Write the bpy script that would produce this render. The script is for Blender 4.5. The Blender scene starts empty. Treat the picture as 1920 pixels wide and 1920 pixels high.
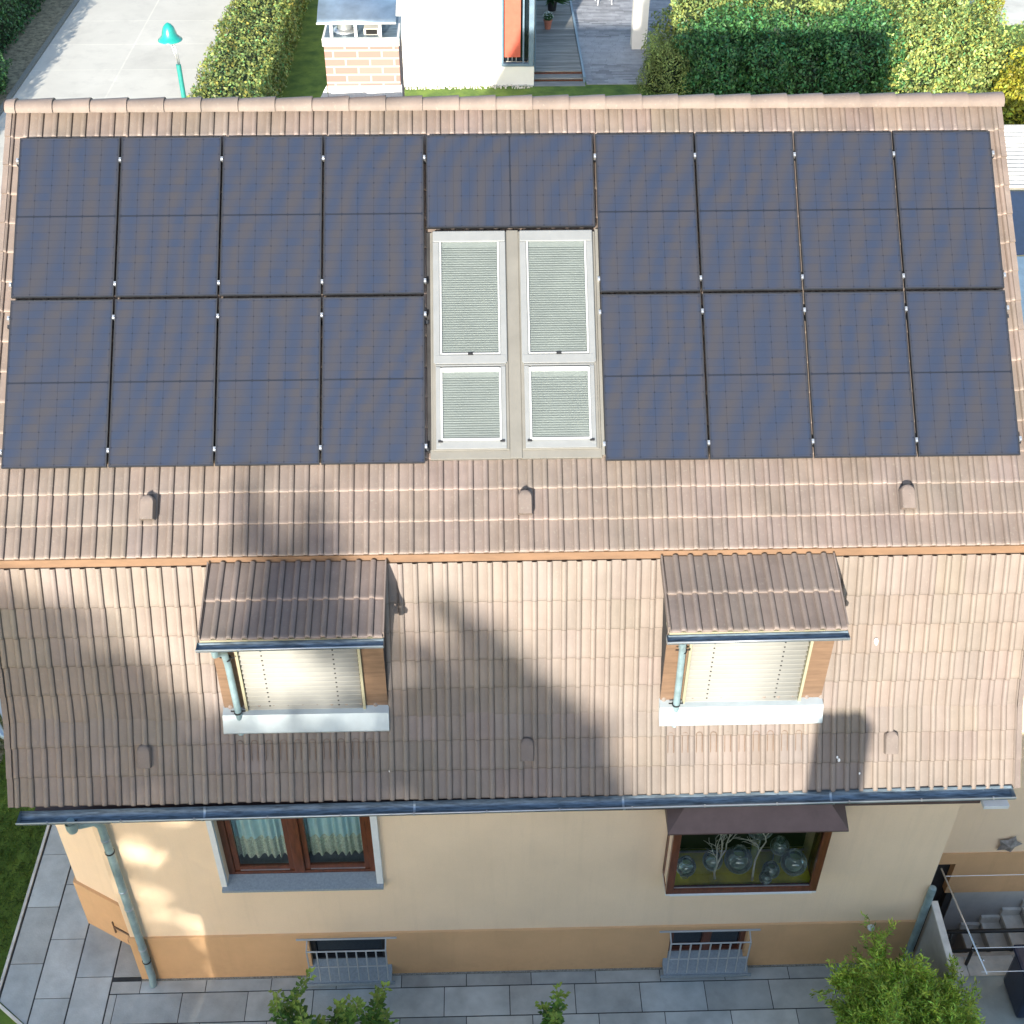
import bpy, bmesh, math, random
import numpy as np
from mathutils import Vector, Matrix
random.seed(7); rng = np.random.default_rng(11)
S = bpy.context.scene
COL = S.collection
R = math.radians
# ------------------------------------------------------------------ camera
CAM = Vector((-0.346, -12.804, 5.619)); yaw, pit, rol = R(1.78), R(40.24), R(0.33)
fwd = Vector((math.sin(yaw)*math.cos(pit), math.cos(yaw)*math.cos(pit), -math.sin(pit)))
rr = Vector((math.cos(yaw), -math.sin(yaw), 0)); uu = rr.cross(fwd)
r2 = rr*math.cos(rol)+uu*math.sin(rol); u2 = -rr*math.sin(rol)+uu*math.cos(rol)
cd = bpy.data.cameras.new('camera'); cam = bpy.data.objects.new('camera', cd); COL.objects.link(cam)
m = Matrix.Identity(4)
for i in range(3):
    m[i][0], m[i][1], m[i][2], m[i][3] = r2[i], u2[i], -fwd[i], CAM[i]
cam.matrix_world = m
cd.sensor_width = 36; cd.sensor_fit = 'HORIZONTAL'; cd.lens = 2381.3/1920*36
cd.clip_start = 0.1; cd.clip_end = 900
S.camera = cam
# ------------------------------------------------------------------ light
EL, AZ = R(17.4), R(14.9)           # sun low in front of the house, a little to the left
w = bpy.data.worlds.new('World'); S.world = w; w.use_nodes = True
nt = w.node_tree; nt.nodes.clear()
sky = nt.nodes.new('ShaderNodeTexSky'); sky.sky_type = 'NISHITA'; sky.sun_disc = False
sky.sun_elevation = EL; sky.sun_rotation = R(180)+AZ
bg = nt.nodes.new('ShaderNodeBackground'); bg.inputs[1].default_value = 0.15
wo = nt.nodes.new('ShaderNodeOutputWorld')
nt.links.new(sky.outputs[0], bg.inputs[0]); nt.links.new(bg.outputs[0], wo.inputs[0])
sd = bpy.data.lights.new('sun', 'SUN'); sd.energy = 4.2; sd.angle = R(0.53); sd.color = (1, .93, .82)
so = bpy.data.objects.new('sun', sd); COL.objects.link(so)
SUN = Vector((math.sin(AZ)*math.cos(EL), math.cos(AZ)*math.cos(EL), -math.sin(EL)))   # travel direction
so.rotation_euler = SUN.to_track_quat('-Z', 'Y').to_euler(); so.location = (-5, -30, 20)
S.view_settings.view_transform = 'Standard'; S.view_settings.look = 'None'
S.view_settings.gamma = 1; S.view_settings.exposure = 1.28
G = -8.93                        # ground level (the panels' top edge is z = 0)

# ------------------------------------------------------------------ materials
class NT:
    def __init__(s, mat): s.t = mat.node_tree
    def n(s, typ, ins=None, **kw):
        nd = s.t.nodes.new('ShaderNode'+typ)
        for k, v in kw.items(): setattr(nd, k, v)
        for k, v in (ins or {}).items():
            if hasattr(v, 'is_output'): s.t.links.new(v, nd.inputs[k])
            else: nd.inputs[k].default_value = v
        return nd
    def math(s, op, a, b=0.0, c=0.0):
        return s.n('Math', {0: a, 1: b, 2: c}, operation=op).outputs[0]
    def mix(s, f, a, b, blend='MIX'):
        nd = s.t.nodes.new('ShaderNodeMix'); nd.data_type = 'RGBA'; nd.blend_type = blend
        for i, v in ((0, f), (6, a), (7, b)):
            if hasattr(v, 'is_output'): s.t.links.new(v, nd.inputs[i])
            else: nd.inputs[i].default_value = v if i == 0 else (tuple(v)+(1,))[:4]
        return nd.outputs[2]
def mat(name, col, rough=0.7, var=0.15, scale=6, metal=0, spec=0.5, bump=0.0, bscale=60, tint=False, col2=None, detail=5, stretch=None, trans=0.0, coat=0.0, sheen=0, fac2=None, tb=1.0):
    M_ = bpy.data.materials.new(name); M_.use_nodes = True
    T = NT(M_); p = M_.node_tree.nodes['Principled BSDF']
    tc = T.n('TexCoord').outputs['Object']
    if stretch: tc = T.n('Mapping', {0: tc, 3: stretch}).outputs[0]
    nz = T.n('TexNoise', {'Vector': tc, 'Scale': scale, 'Detail': detail, 'Roughness': .6}).outputs[0]
    c2 = col2 or tuple(x*(1-var*2.2) for x in col)
    rampf = T.n('MapRange', {0: nz, 1: .32, 2: .68}).outputs[0]
    c = T.mix(rampf, c2, tuple(min(1, x*(1+var*.5)) for x in col))
    if tint:
        at = T.n('Attribute', attribute_name='tint').outputs['Color']
        c = T.mix(tb, c, at, 'MULTIPLY')
    T.t.links.new(c, p.inputs['Base Color'])
    p.inputs['Roughness'].default_value = rough; p.inputs['Metallic'].default_value = metal
    p.inputs['Specular IOR Level'].default_value = spec
    p.inputs['Coat Weight'].default_value = coat
    if bump:
        n2 = T.n('TexNoise', {'Vector': tc, 'Scale': bscale, 'Detail': 4}).outputs[0]
        b = T.n('Bump', {'Height': n2, 'Strength': bump, 'Distance': .01})
        T.t.links.new(b.outputs[0], p.inputs['Normal'])
    if trans:
        out = M_.node_tree.nodes['Material Output']
        tr = T.n('BsdfTranslucent', {0: c}); ms = T.n('MixShader', {0: trans, 1: p.outputs[0], 2: tr.outputs[0]})
        T.t.links.new(ms.outputs[0], out.inputs[0])
    return M_
M = {}
M['tile'] = mat('roof_tile', (.205, .164, .143), .62, .10, 3.0, bump=.25, bscale=90, tint=True, spec=.35)
def weather(m_):
    T = NT(m_); p = m_.node_tree.nodes['Principled BSDF']; src = p.inputs['Base Color'].links[0].from_socket
    geo = T.n('NewGeometry').outputs['Position']
    a = T.n('TexNoise', {'Vector': T.n('Mapping', {0: geo, 3: (7, .9, .9)}).outputs[0], 'Scale': 1.0, 'Detail': 6.0, 'Roughness': .7}).outputs[0]
    b = T.n('TexNoise', {'Vector': geo, 'Scale': 38.0, 'Detail': 3.0}).outputs[0]; g = T.n('TexNoise', {'Vector': geo, 'Scale': .8, 'Detail': 3.0}).outputs[0]
    c = T.mix(T.n('MapRange', {0: a, 1: .45, 2: .75, 3: .0, 4: .20}).outputs[0], src, (.095, .080, .070))
    c = T.mix(T.n('MapRange', {0: b, 1: .60, 2: .74, 3: .0, 4: .30}).outputs[0], c, (.30, .28, .24))
    c = T.mix(T.n('MapRange', {0: g, 1: .45, 2: .65, 3: .0, 4: .16}).outputs[0], c, (.12, .12, .10))
    T.t.links.new(c, p.inputs['Base Color']); return m_
M['tile_light'] = mat('roof_tile_pale', (.258, .212, .181), .65, .06, 3.0, bump=.25, bscale=90, tint=True, spec=.3)  # paler tone of the tile for the steep and flared slopes
def rendermat(name, col, var, dirt):
    m_ = mat(name, col, .9, var, 1.2, bump=.45, bscale=170); T = NT(m_); p = m_.node_tree.nodes['Principled BSDF']
    src = p.inputs['Base Color'].links[0].from_socket
    geo = T.n('NewGeometry').outputs['Position']
    st = T.n('TexNoise', {'Vector': T.n('Mapping', {0: geo, 3: (9, 9, .55)}).outputs[0], 'Scale': 1.0, 'Detail': 5.0, 'Roughness': .65}).outputs[0]
    st = T.n('MapRange', {0: st, 1: .52, 2: .78}).outputs[0]
    z = T.n('SeparateXYZ', {0: geo}).outputs[2]
    foot = T.n('MapRange', {0: z, 1: -8.45, 2: -8.93}).outputs[0]
    n2 = T.n('TexNoise', {'Vector': geo, 'Scale': 14.0, 'Detail': 6.0}).outputs[0]
    f = T.math('ADD', T.math('MULTIPLY', st, .14), T.math('MULTIPLY', T.math('MULTIPLY', foot, n2), dirt))
    gr = T.n('TexNoise', {'Vector': geo, 'Scale': 90.0, 'Detail': 2.0}).outputs[0]
    c = T.mix(f, src, tuple(x*.55 for x in col)); c = T.mix(T.n('MapRange', {0: gr, 1: .3, 2: .7, 3: .0, 4: .10}).outputs[0], c, tuple(x*.5 for x in col))
    T.t.links.new(c, p.inputs['Base Color']); return m_
weather(M['tile']); weather(M['tile_light'])
M['wall'] = rendermat('render_cream', (.90, .695, .49), .03, 0)
M['plinth'] = rendermat('render_ochre', (.70, .43, .225), .06, .5)
M['pitwall'] = mat('render_grey', (.42, .41, .39), .9, .1, 3, bump=.3)
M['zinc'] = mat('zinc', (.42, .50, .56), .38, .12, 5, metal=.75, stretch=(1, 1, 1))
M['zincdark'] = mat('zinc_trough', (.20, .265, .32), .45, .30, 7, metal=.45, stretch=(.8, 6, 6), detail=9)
M['apron'] = mat('painted_flashing', (.50, .57, .60), .45, .08, 3, metal=.3)
M['pipe'] = mat('zinc_pipe', (.30, .42, .45), .45, .12, 8, metal=.35)
M['brownboard'] = mat('brown_fascia', (.20, .125, .078), .55, .15, 3, stretch=(1, 1, 8))
M['ochreboard'] = mat('tan_verge_board', (.215, .125, .070), .7, .12, 2, stretch=(1, 4, 4))
M['purple'] = mat('brown_coated_metal', (.13, .085, .08), .5, .1, 4, metal=.2)
M['wood'] = mat('mahogany_frame', (.145, .045, .02), .38, .2, 5, stretch=(6, 6, 1), coat=.2)
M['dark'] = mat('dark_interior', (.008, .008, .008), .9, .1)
M['darkwall'] = mat('dark_grey_cheek', (.03, .03, .032), .8, .2)
M['white'] = mat('white_paint', (.74, .76, .77), .5, .04)
M['blind'] = mat('cream_blind', (.34, .335, .305), .85, .04, 3, spec=.1)
M['blindgrey'] = mat('grey_blind', (.26, .262, .252), .5, .05, 3)
M['blindbox'] = mat('beige_blind_box', (.33, .31, .21), .6, .05)
M['black'] = mat('black_metal', (.02, .02, .022), .5, .2)
M['frame_black'] = mat('black_anodised', (.035, .038, .045), .45, .1, metal=.4)
M['alu'] = mat('aluminium', (.60, .62, .64), .35, .05, metal=.8)
M['alu2'] = mat('grey_white_sash', (.215, .228, .235), .5, .04, metal=.1)
M['alu_white'] = mat('white_aluminium', (.38, .40, .41), .5, .03)
M['flash'] = mat('beige_grey_flashing', (.19, .185, .166), .55, .08, 3, metal=.2)
M['granite'] = mat('grey_granite', (.27, .32, .36), .6, .10, 40, detail=8)
M['slab'] = mat('paving_slab', (.47, .49, .465), .75, .14, 2.3, bump=.3, bscale=50, tint=True)
M['joint'] = mat('paving_joint', (.05, .055, .055), .95, .2)
M['strip'] = mat('gravel_edge', (.33, .33, .29), .95, .3, 60)
M['concrete'] = mat('concrete_road', (.66, .635, .56), .9, .10, .9, bump=.2, detail=8)
M['coping'] = mat('pale_concrete_slab', (.68, .65, .58), .85, .12, 5)
M['grass'] = mat('lawn', (.13, .20, .025), .9, .35, 2.2, col2=(.05, .11, .012), bump=.8, bscale=120)
M['blade'] = mat('grass_blade', (.12, .22, .03), .7, .2, tint=True, trans=.3)
M['soil'] = mat('soil', (.36, .31, .20), .95, .3, 8)
M['stucco'] = mat('white_stucco', (.84, .82, .77), .9, .02, 3, bump=.2)
M['brick'] = None
M['teal'] = mat('teal_enamel', (.015, .30, .26), .3, .08, coat=.4)
M['teal_pole'] = mat('teal_pole', (.03, .26, .23), .4, .08)
M['orange'] = mat('orange_shutter', (.58, .12, .075), .6, .06)
M['bluegrey'] = mat('blue_grey_frame', (.17, .25, .32), .45, .08)
M['deckwood'] = mat('grey_deck_boards', (.30, .30, .28), .8, .18, 3, stretch=(.6, 8, 1), tint=True)
M['terrace'] = mat('terrace_tile', (.34, .345, .36), .7, .1, 3, tint=True)
M['leafdark'] = mat('leaf_dark', (.07, .19, .06), .5, .25, 1.5, tint=True, trans=.25)
M['leaflight'] = mat('leaf_yellow_green', (.32, .40, .12), .5, .25, 1.5, tint=True, trans=.3)
M['leafgold'] = mat('leaf_gold', (.50, .49, .06), .5, .2, 2, tint=True, trans=.3)
M['leafwillow'] = mat('leaf_willow', (.46, .64, .12), .45, .2, 3, tint=True, trans=.35)
M['leafrose'] = mat('leaf_rose', (.10, .24, .045), .4, .2, 3, tint=True, trans=.25)
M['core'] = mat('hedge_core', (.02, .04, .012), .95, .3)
M['bark'] = mat('bark', (.13, .09, .06), .9, .3, 12)
M['twig'] = mat('willow_twig', (.33, .33, .10), .7, .2, 8)
M['navy'] = mat('navy_plastic', (.018, .03, .07), .35, .15)
M['star'] = mat('weathered_metal_star', (.30, .28, .27), .6, .25, 15)
M['terracotta'] = mat('terracotta', (.52, .20, .13), .8, .1)
M['coral'] = mat('white_branch', (.85, .83, .75), .8, .1)
M['mustard'] = mat('mustard_board', (.68, .60, .04), .8, .2, 4)
M['curtain'] = mat('net_curtain', (.60, .86, .95), .8, .05, 8, trans=.1)
M['lace'] = mat('lace_hem', (.72, .84, .78), .8, .22, 45, trans=.1)
M['droppings'] = mat('white_dropping', (.9, .88, .84), .8, .02)
M['housewall'] = mat('front_house_render', (.55, .5, .42), .9, .05)
M['darkred'] = mat('dark_red_metal', (.09, .02, .02), .4, .1)

def glassmat(name, col, rough=.02, alpha=.25):
    g = bpy.data.materials.new(name); g.use_nodes = True; T = NT(g); nd = g.node_tree.nodes; nd.remove(nd['Principled BSDF'])
    gl = T.n('BsdfGlossy', {'Color': (1, 1, 1, 1), 'Roughness': rough}); tr = T.n('BsdfTransparent', {'Color': col+(1,)})
    fr = T.n('Fresnel', {'IOR': 1.5}); f2 = T.math('MULTIPLY_ADD', fr.outputs[0], 1.0, alpha)
    ms = T.n('MixShader', {0: f2, 1: tr.outputs[0], 2: gl.outputs[0]})
    T.t.links.new(ms.outputs[0], nd['Material Output'].inputs[0]); return g
M['glass'] = glassmat('window_glass', (.85, .9, .9), alpha=.0)
M['glasssky'] = glassmat('skylight_glass', (.92, .95, .94), alpha=.0)
def vasemat():
    g = bpy.data.materials.new('vase_glass'); g.use_nodes = True; T = NT(g); nd = g.node_tree.nodes; nd.remove(nd['Principled BSDF'])
    tr = T.n('BsdfTransparent', {'Color': (.82, .92, .92, 1)}); df = T.n('BsdfDiffuse', {'Color': (.75, .9, .92, 1)}); gl = T.n('BsdfGlossy', {'Color': (1, 1, 1, 1), 'Roughness': .03})
    lw = T.n('LayerWeight', {'Blend': .35}).outputs['Facing']
    m1 = T.n('MixShader', {0: T.math('MULTIPLY_ADD', T.math('POWER', lw, 2.0), .95, .10), 1: tr.outputs[0], 2: df.outputs[0]})  # pale diffuse rim painted in for the bright outline of the glass
    m2 = T.n('MixShader', {0: T.math('ADD', T.n('Fresnel', {'IOR': 1.5}).outputs[0], .03), 1: m1.outputs[0], 2: gl.outputs[0]})
    T.t.links.new(m2.outputs[0], nd['Material Output'].inputs[0]); return g
M['vase'] = vasemat()
def darkglass():
    g = mat('dark_window_glass', (.012, .02, .03), .05, .1, coat=.5); return g
M['dglass'] = darkglass()
def brickmat():
    b = bpy.data.materials.new('chimney_brick'); b.use_nodes = True; T = NT(b); p = b.node_tree.nodes['Principled BSDF']
    tc = T.n('TexCoord').outputs['Object']
    sp = T.n('SeparateXYZ', {0: tc}); xx = T.math('ADD', sp.outputs[0], sp.outputs[1])
    v = T.n('CombineXYZ', {0: xx, 1: sp.outputs[2], 2: 0.0}).outputs[0]
    br = T.n('TexBrick', {'Vector': v, 'Color1': (.31, .165, .14, 1), 'Color2': (.35, .20, .17, 1), 'Mortar': (.43, .37, .33, 1), 'Scale': 1.0, 'Mortar Size': .011, 'Mortar Smooth': .2, 'Bias': 0.0, 'Brick Width': .262, 'Row Height': .088})
    T.t.links.new(br.outputs[0], p.inputs['Base Color']); p.inputs['Roughness'].default_value = .85
    bp = T.n('Bump', {'Height': br.outputs['Fac'], 'Strength': .5, 'Distance': -.008}); T.t.links.new(bp.outputs[0], p.inputs['Normal'])
    return b
M['brick'] = brickmat()
def cellmat():
    b = bpy.data.materials.new('solar_cells'); b.use_nodes = True; T = NT(b); p = b.node_tree.nodes['Principled BSDF']
    tc = T.n('TexCoord').outputs['Object']; sp = T.n('SeparateXYZ', {0: tc}); x, y = sp.outputs[0], sp.outputs[1]
    # six columns of 0.166, two halves of ten half cells (0.084)
    fx = T.math('PINGPONG', T.math('ADD', x, .498), .083); ay = T.math('SUBTRACT', T.math('ABSOLUTE', y), .008)
    fy = T.math('PINGPONG', ay, .042)
    fy2 = T.math('PINGPONG', ay, .084)
    lx = T.math('LESS_THAN', fx, .0019); ly = T.math('LESS_THAN', fy, .0014)
    dia = T.math('LESS_THAN', T.math('ADD', fx, fy2), .011)
    mid = T.math('LESS_THAN', T.math('ABSOLUTE', y), .006)
    cx = T.math('FLOOR', T.math('DIVIDE', T.math('ADD', x, 5.0), .166)); cy = T.math('FLOOR', T.math('DIVIDE', ay, .084))
    oi = T.n('ObjectInfo').outputs['Random']
    wn = T.n('TexWhiteNoise', {'Vector': T.n('CombineXYZ', {0: cx, 1: cy, 2: T.math('MULTIPLY', oi, 57.0)}).outputs[0]}, noise_dimensions='3D').outputs[0]
    geo = T.n('NewGeometry').outputs['Position']
    nz = T.n('TexNoise', {'Vector': geo, 'Scale': .35, 'Detail': 1.0}).outputs[0]
    wv = T.n('TexWave', {'Vector': T.n('Mapping', {0: geo, 2: (0, 0, .35)}).outputs[0], 'Scale': 1.1, 'Distortion': 9.0, 'Detail': 1.5, 'Detail Scale': .45}, bands_direction='X').outputs['Fac']
    f = T.math('MULTIPLY_ADD', wn, .38, T.math('MULTIPLY', wv, .62))  # wavy bands paint streaky reflections and moire into the cell colour
    c = T.mix(f, (.041, .040, .046), (.024, .034, .061))
    c = T.mix(T.math('MULTIPLY', T.math('MAXIMUM', lx, ly), .6), c, (.009, .010, .014))
    c = T.mix(T.math('MULTIPLY', dia, .7), c, (.01, .012, .02)); c = T.mix(mid, c, (.014, .017, .025))
    T.t.links.new(c, p.inputs['Base Color']); p.inputs['Roughness'].default_value = .32; p.inputs['Coat Weight'].default_value = .35; p.inputs['Coat Roughness'].default_value = .12; p.inputs['Specular IOR Level'].default_value = .35
    return b
M['cell'] = cellmat()

# ------------------------------------------------------------------ mesh helpers
class MB:
    def __init__(s): s.v = []; s.f = []
    def add(s, vs, fs):
        o = len(s.v); s.v += [tuple(v) for v in vs]; s.f += [tuple(i+o for i in f) for f in fs]; return s
    def box(s, x0, x1, y0, y1, z0, z1, T=None):
        vs = [Vector((x, y, z)) for z in (z0, z1) for y in (y0, y1) for x in (x0, x1)]
        if T is not None: vs = [T @ v for v in vs]
        return s.add(vs, [(0, 2, 3, 1), (4, 5, 7, 6), (0, 1, 5, 4), (2, 6, 7, 3), (0, 4, 6, 2), (1, 3, 7, 5)])
    def quad(s, a, b, c, d): return s.add([a, b, c, d], [(0, 1, 2, 3)])
    def prism(s, poly, h0, h1, plane='xy', T=None):
        """poly in 2D, extruded along the third axis"""
        n = len(poly); vs = []
        for h in (h0, h1):
            for (a, b) in poly:
                v = {'xy': (a, b, h), 'yz': (h, a, b), 'xz': (a, h, b)}[plane]
                vs.append(T @ Vector(v) if T is not None else v)
        fs = [tuple(range(n))[::-1], tuple(range(n, 2*n))]+[(i, (i+1) % n, n+(i+1) % n, n+i) for i in range(n)]
        return s.add(vs, fs)
    def tube(s, pts, r, seg=10, r1=None, cap=True):
        pts = [Vector(p) for p in pts]; n = len(pts); vs = []
        prev = None
        for i, p in enumerate(pts):
            d = (pts[min(i+1, n-1)]-pts[max(i-1, 0)]).normalized()
            if prev is None:
                a = d.orthogonal().normalized()
            else:
                a = (prev-d*prev.dot(d)); a = a.normalized() if a.length > 1e-6 else d.orthogonal().normalized()
            prev = a; b = d.cross(a)
            rad = r if r1 is None else r+(r1-r)*i/(n-1)
            for k in range(seg):
                t = 2*math.pi*k/seg; vs.append(p+a*math.cos(t)*rad+b*math.sin(t)*rad)
        fs = [(i*seg+k, i*seg+(k+1) % seg, (i+1)*seg+(k+1) % seg, (i+1)*seg+k) for i in range(n-1) for k in range(seg)]
        if cap: fs += [tuple(range(seg))[::-1], tuple((n-1)*seg+k for k in range(seg))]
        return s.add(vs, fs)
    def lathe(s, prof, c, seg=24):
        n = len(prof); vs = [(c[0]+r*math.cos(2*math.pi*k/seg), c[1]+r*math.sin(2*math.pi*k/seg), c[2]+z) for r, z in prof for k in range(seg)]
        fs = [(i*seg+k, i*seg+(k+1) % seg, (i+1)*seg+(k+1) % seg, (i+1)*seg+k) for i in range(n-1) for k in range(seg)]
        return s.add(vs, fs)
    def split(s, name, m, parent=None, **kw):
        """one object for every loose piece"""
        par = list(range(len(s.v)))
        def fd(i):
            while par[i] != i: par[i] = par[par[i]]; i = par[i]
            return i
        for f in s.f:
            for i in f[1:]: par[fd(i)] = fd(f[0])
        gs = {}
        for f in s.f: gs.setdefault(fd(f[0]), []).append(f)
        out = []
        for fs in gs.values():
            b = MB(); mp = {}
            for f in fs:
                for i in f:
                    if i not in mp: mp[i] = len(b.v); b.v.append(s.v[i])
                b.f.append(tuple(mp[i] for i in f))
            k2 = dict(kw)
            if k2.get('tint') is not None: k2['tint'] = [1.0]*len(b.f)
            out.append(b.build(name, m, parent, **k2))
        return out
    def build(s, name, m, parent=None, bevel=0, smooth=False, tint=None, rel=None):
        vs = s.v
        off = Vector((0, 0, 0))
        if parent is not None: off = Vector(parent['wl'])
        me = bpy.data.meshes.new(name); me.from_pydata([tuple(Vector(v)-off) for v in vs], [], s.f)
        me.materials.append(m if not isinstance(m, str) else M[m])
        o = bpy.data.objects.new(name, me); COL.objects.link(o)
        if tint is not None:
            at = me.attributes.new('tint', 'FLOAT_COLOR', 'FACE'); t = np.asarray(tint, dtype=np.float32)
            if t.ndim == 1: t = np.stack([t, t, t], 1)
            at.data.foreach_set('color', np.concatenate([t, np.ones((len(t), 1), np.float32)], 1).ravel())
        if smooth:
            me.polygons.foreach_set('use_smooth', [True]*len(me.polygons))
            if smooth == 'auto': me.set_sharp_from_angle(angle=R(40))
        me.update()
        if bevel:
            bm = bmesh.new(); bm.from_mesh(me)
            bmesh.ops.recalc_face_normals(bm, faces=bm.faces)
            bmesh.ops.bevel(bm, geom=[e for e in bm.edges if len(e.link_faces) == 2 and e.calc_face_angle(0) > .5], offset=bevel, segments=2, affect='EDGES', profile=.6)
            bm.to_mesh(me); bm.free()
        if parent is not None:
            o.parent = parent; o['wl'] = list(off)
        else: o['wl'] = [0, 0, 0]
        return o
def tagp(o, label, cat, group=None, kind=None):
    if label: o['label'] = label
    if cat: o['category'] = cat
    if group: o['group'] = group
    if kind: o['kind'] = kind
    return o
def thing(name, label, cat, loc=(0, 0, 0), group=None):
    o = bpy.data.objects.new(name, None); COL.objects.link(o); o.location = loc; o.empty_display_size = .3
    o['wl'] = list(loc); return tagp(o, label, cat, group)
def struct(o): o['kind'] = 'structure'; return o
def boxes(name, m, parent, *bs, bevel=0):
    b = MB()
    for q in bs: b.box(*q)
    return b.build(name, m, parent, bevel=bevel)
def wallgrid(mb, a0, a1, z0, z1, holes, Y, depth=0.0, back=True):
    """front wall facing -Y with rectangular holes and reveals of given depth"""
    xs = sorted({a0, a1, *[h[0] for h in holes], *[h[1] for h in holes]}); zs = sorted({z0, z1, *[h[2] for h in holes], *[h[3] for h in holes]})
    for i in range(len(xs)-1):
        for j in range(len(zs)-1):
            cx, cz = (xs[i]+xs[i+1])/2, (zs[j]+zs[j+1])/2
            if any(h[0] < cx < h[1] and h[2] < cz < h[3] for h in holes): continue
            mb.quad((xs[i], Y, zs[j]), (xs[i+1], Y, zs[j]), (xs[i+1], Y, zs[j+1]), (xs[i], Y, zs[j+1]))
    for h in holes:
        x0, x1, a, b = h[:4]; D = Y+(h[4] if len(h) > 4 else depth)
        mb.quad((x0, Y, a), (x0, D, a), (x0, D, b), (x0, Y, b)); mb.quad((x1, Y, a), (x1, Y, b), (x1, D, b), (x1, D, a))
        mb.quad((x0, Y, a), (x1, Y, a), (x1, D, a), (x0, D, a)); mb.quad((x0, Y, b), (x0, D, b), (x1, D, b), (x1, Y, b))
        if back: mb.quad((x0, D, a), (x1, D, a), (x1, D, b), (x0, D, b))

# ------------------------------------------------------------------ roof tiles
ROLL = [(0, 0), (.022, -.001), (.072, -.001), (.080, -.006), (.0845, -.006), (.088, .017), (.097, .027), (.112, .031), (.128, .027), (.139, .017), (.1425, -.009), (.1475, -.009)]
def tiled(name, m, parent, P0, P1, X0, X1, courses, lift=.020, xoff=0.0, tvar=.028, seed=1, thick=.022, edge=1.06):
    """tiles on the slope from P0=(y,z) down to P1; courses = lower edges measured from P0"""
    rg = np.random.default_rng(seed)
    P0 = np.array(P0, float); P1 = np.array(P1, float); d = P1-P0; L = np.hypot(*d); d /= L
    n = np.array([-d[1], d[0]]);
    if n[1] < 0: n = -n
    xs = []; k = math.floor((X0-xoff)/.15)
    while True:
        b = xoff+k*.15
        if b > X1: break
        for a, h in ROLL:
            x = b+a
            if X0-1e-6 <= x <= X1+1e-6: xs.append((x, h, (k)//2))
        k += 1
    xs = [(X0, .0, xs[0][2])]*(xs[0][0] > X0+.002)+xs+[(X1, .0, xs[-1][2])]*(xs[-1][0] < X1-.002)
    nx = len(xs); V = []; F = []; Tn = []
    s0 = 0.0
    for ci, s1 in enumerate(courses):
        sa = s0-.004; jit = {}
        base = len(V); rows = ((sa, 0.002), (s1-.035, lift-.001), (s1-.011, lift+.001), (s1, lift-.006), (s1+.001, lift-thick-.004))
        for ri, (s, off) in enumerate(rows):
            for (x, h, kk) in xs:
                j = jit.setdefault(kk, (rg.normal()*.0016, rg.normal()*.0022))
                hh = h+off+(j[1] if ri < 4 else 0); ss = s+(j[0] if ri in (1, 2, 3) else 0)
                q = P0+d*ss+n*hh; V.append((x, q[0], q[1]))
        tn = {}
        for r in range(4):
            for i in range(nx-1):
                F.append((base+r*nx+i, base+(r+1)*nx+i, base+(r+1)*nx+i+1, base+r*nx+i+1))
                kk = xs[i][2]
                if kk not in tn:
                    t = 1+rg.normal()*tvar; tn[kk] = (t*(1+rg.normal()*.012), t, t*(1-rg.normal()*.02))
                t3 = tn[kk]
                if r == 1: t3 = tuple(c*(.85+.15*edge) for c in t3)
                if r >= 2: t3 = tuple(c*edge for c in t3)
                Tn.append(t3)
        s0 = s1
    b = MB(); b.v = V; b.f = F
    return b.build(name, m, parent, tint=np.clip(Tn, .3, 2), smooth='auto')

XL, XR = -5.285, 5.285
house = thing('house', 'cream rendered house with brown mansard tile roof, dormers and zinc gutters', 'house', (0, -1.0, G))
ca, sa_ = math.cos(R(39.05)), math.sin(R(39.05))
def RP(s, h=0.0): return (-s*ca-h*sa_, -s*sa_+h*ca)       # slope coordinate -> (y, z)
crs = [4.445-.322*k for k in range(15)][::-1]; s_top = crs[0]-.322
crs2 = [c-s_top for c in crs]
DT = -.105   # tile surface lies under the panels' plane
# (the measured plane is the panels' top; tiles lie about 0.1 m below it further up, same plane at the eave break)
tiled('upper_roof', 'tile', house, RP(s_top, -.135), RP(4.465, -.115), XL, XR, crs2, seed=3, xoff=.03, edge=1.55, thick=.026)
ridge_y, ridge_z = RP(-.44, 0)
# rear slopes
bk = MB()
yr = ridge_y
bk.quad((XL, yr-.05, ridge_z-.09), (XR, yr-.05, ridge_z-.09), (XR, yr+4.0, ridge_z-3.3), (XL, yr+4.0, ridge_z-3.3))
bk.quad((XL, yr+4.0, ridge_z-3.3), (XR, yr+4.0, ridge_z-3.3), (XR, yr+4.9, ridge_z-5.7), (XL, yr+4.9, ridge_z-5.7))
bk.build('rear_roof', 'tile', house, tint=[1.0, 1.0])
# ridge tiles
rg_ = MB(); tn = []; x = XR+.01; i = 0
while x > XL:
    x0 = max(x-.388, XL-.01); seg = 8
    vs = []
    for xx, rad in ((x, .086), (x-.001, .104), (x0, .088)):
        for k in range(seg+1):
            a = math.pi*(-.04+1.08*k/seg); vs.append((xx, yr-.02-math.cos(a)*rad*1.1, ridge_z-.085+math.sin(a)*rad*.95+(x-xx)*-.01))
    rg_.add(vs, [(r*(seg+1)+k, r*(seg+1)+k+1, (r+1)*(seg+1)+k+1, (r+1)*(seg+1)+k) for r in range(2) for k in range(seg)])
    t = 1.06+random.gauss(0, .05); tn += [(t, t, t)]*(2*seg); x -= .388
for xe in (XL-.012, XR+.012):
    n0 = len(rg_.v); vs = [(xe, yr-.02-math.cos(math.pi*k/10)*.108, ridge_z-.085+math.sin(math.pi*k/10)*.095) for k in range(11)]
    rg_.add(vs, [tuple(range(11))]); tn.append((1, 1, 1))
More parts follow.
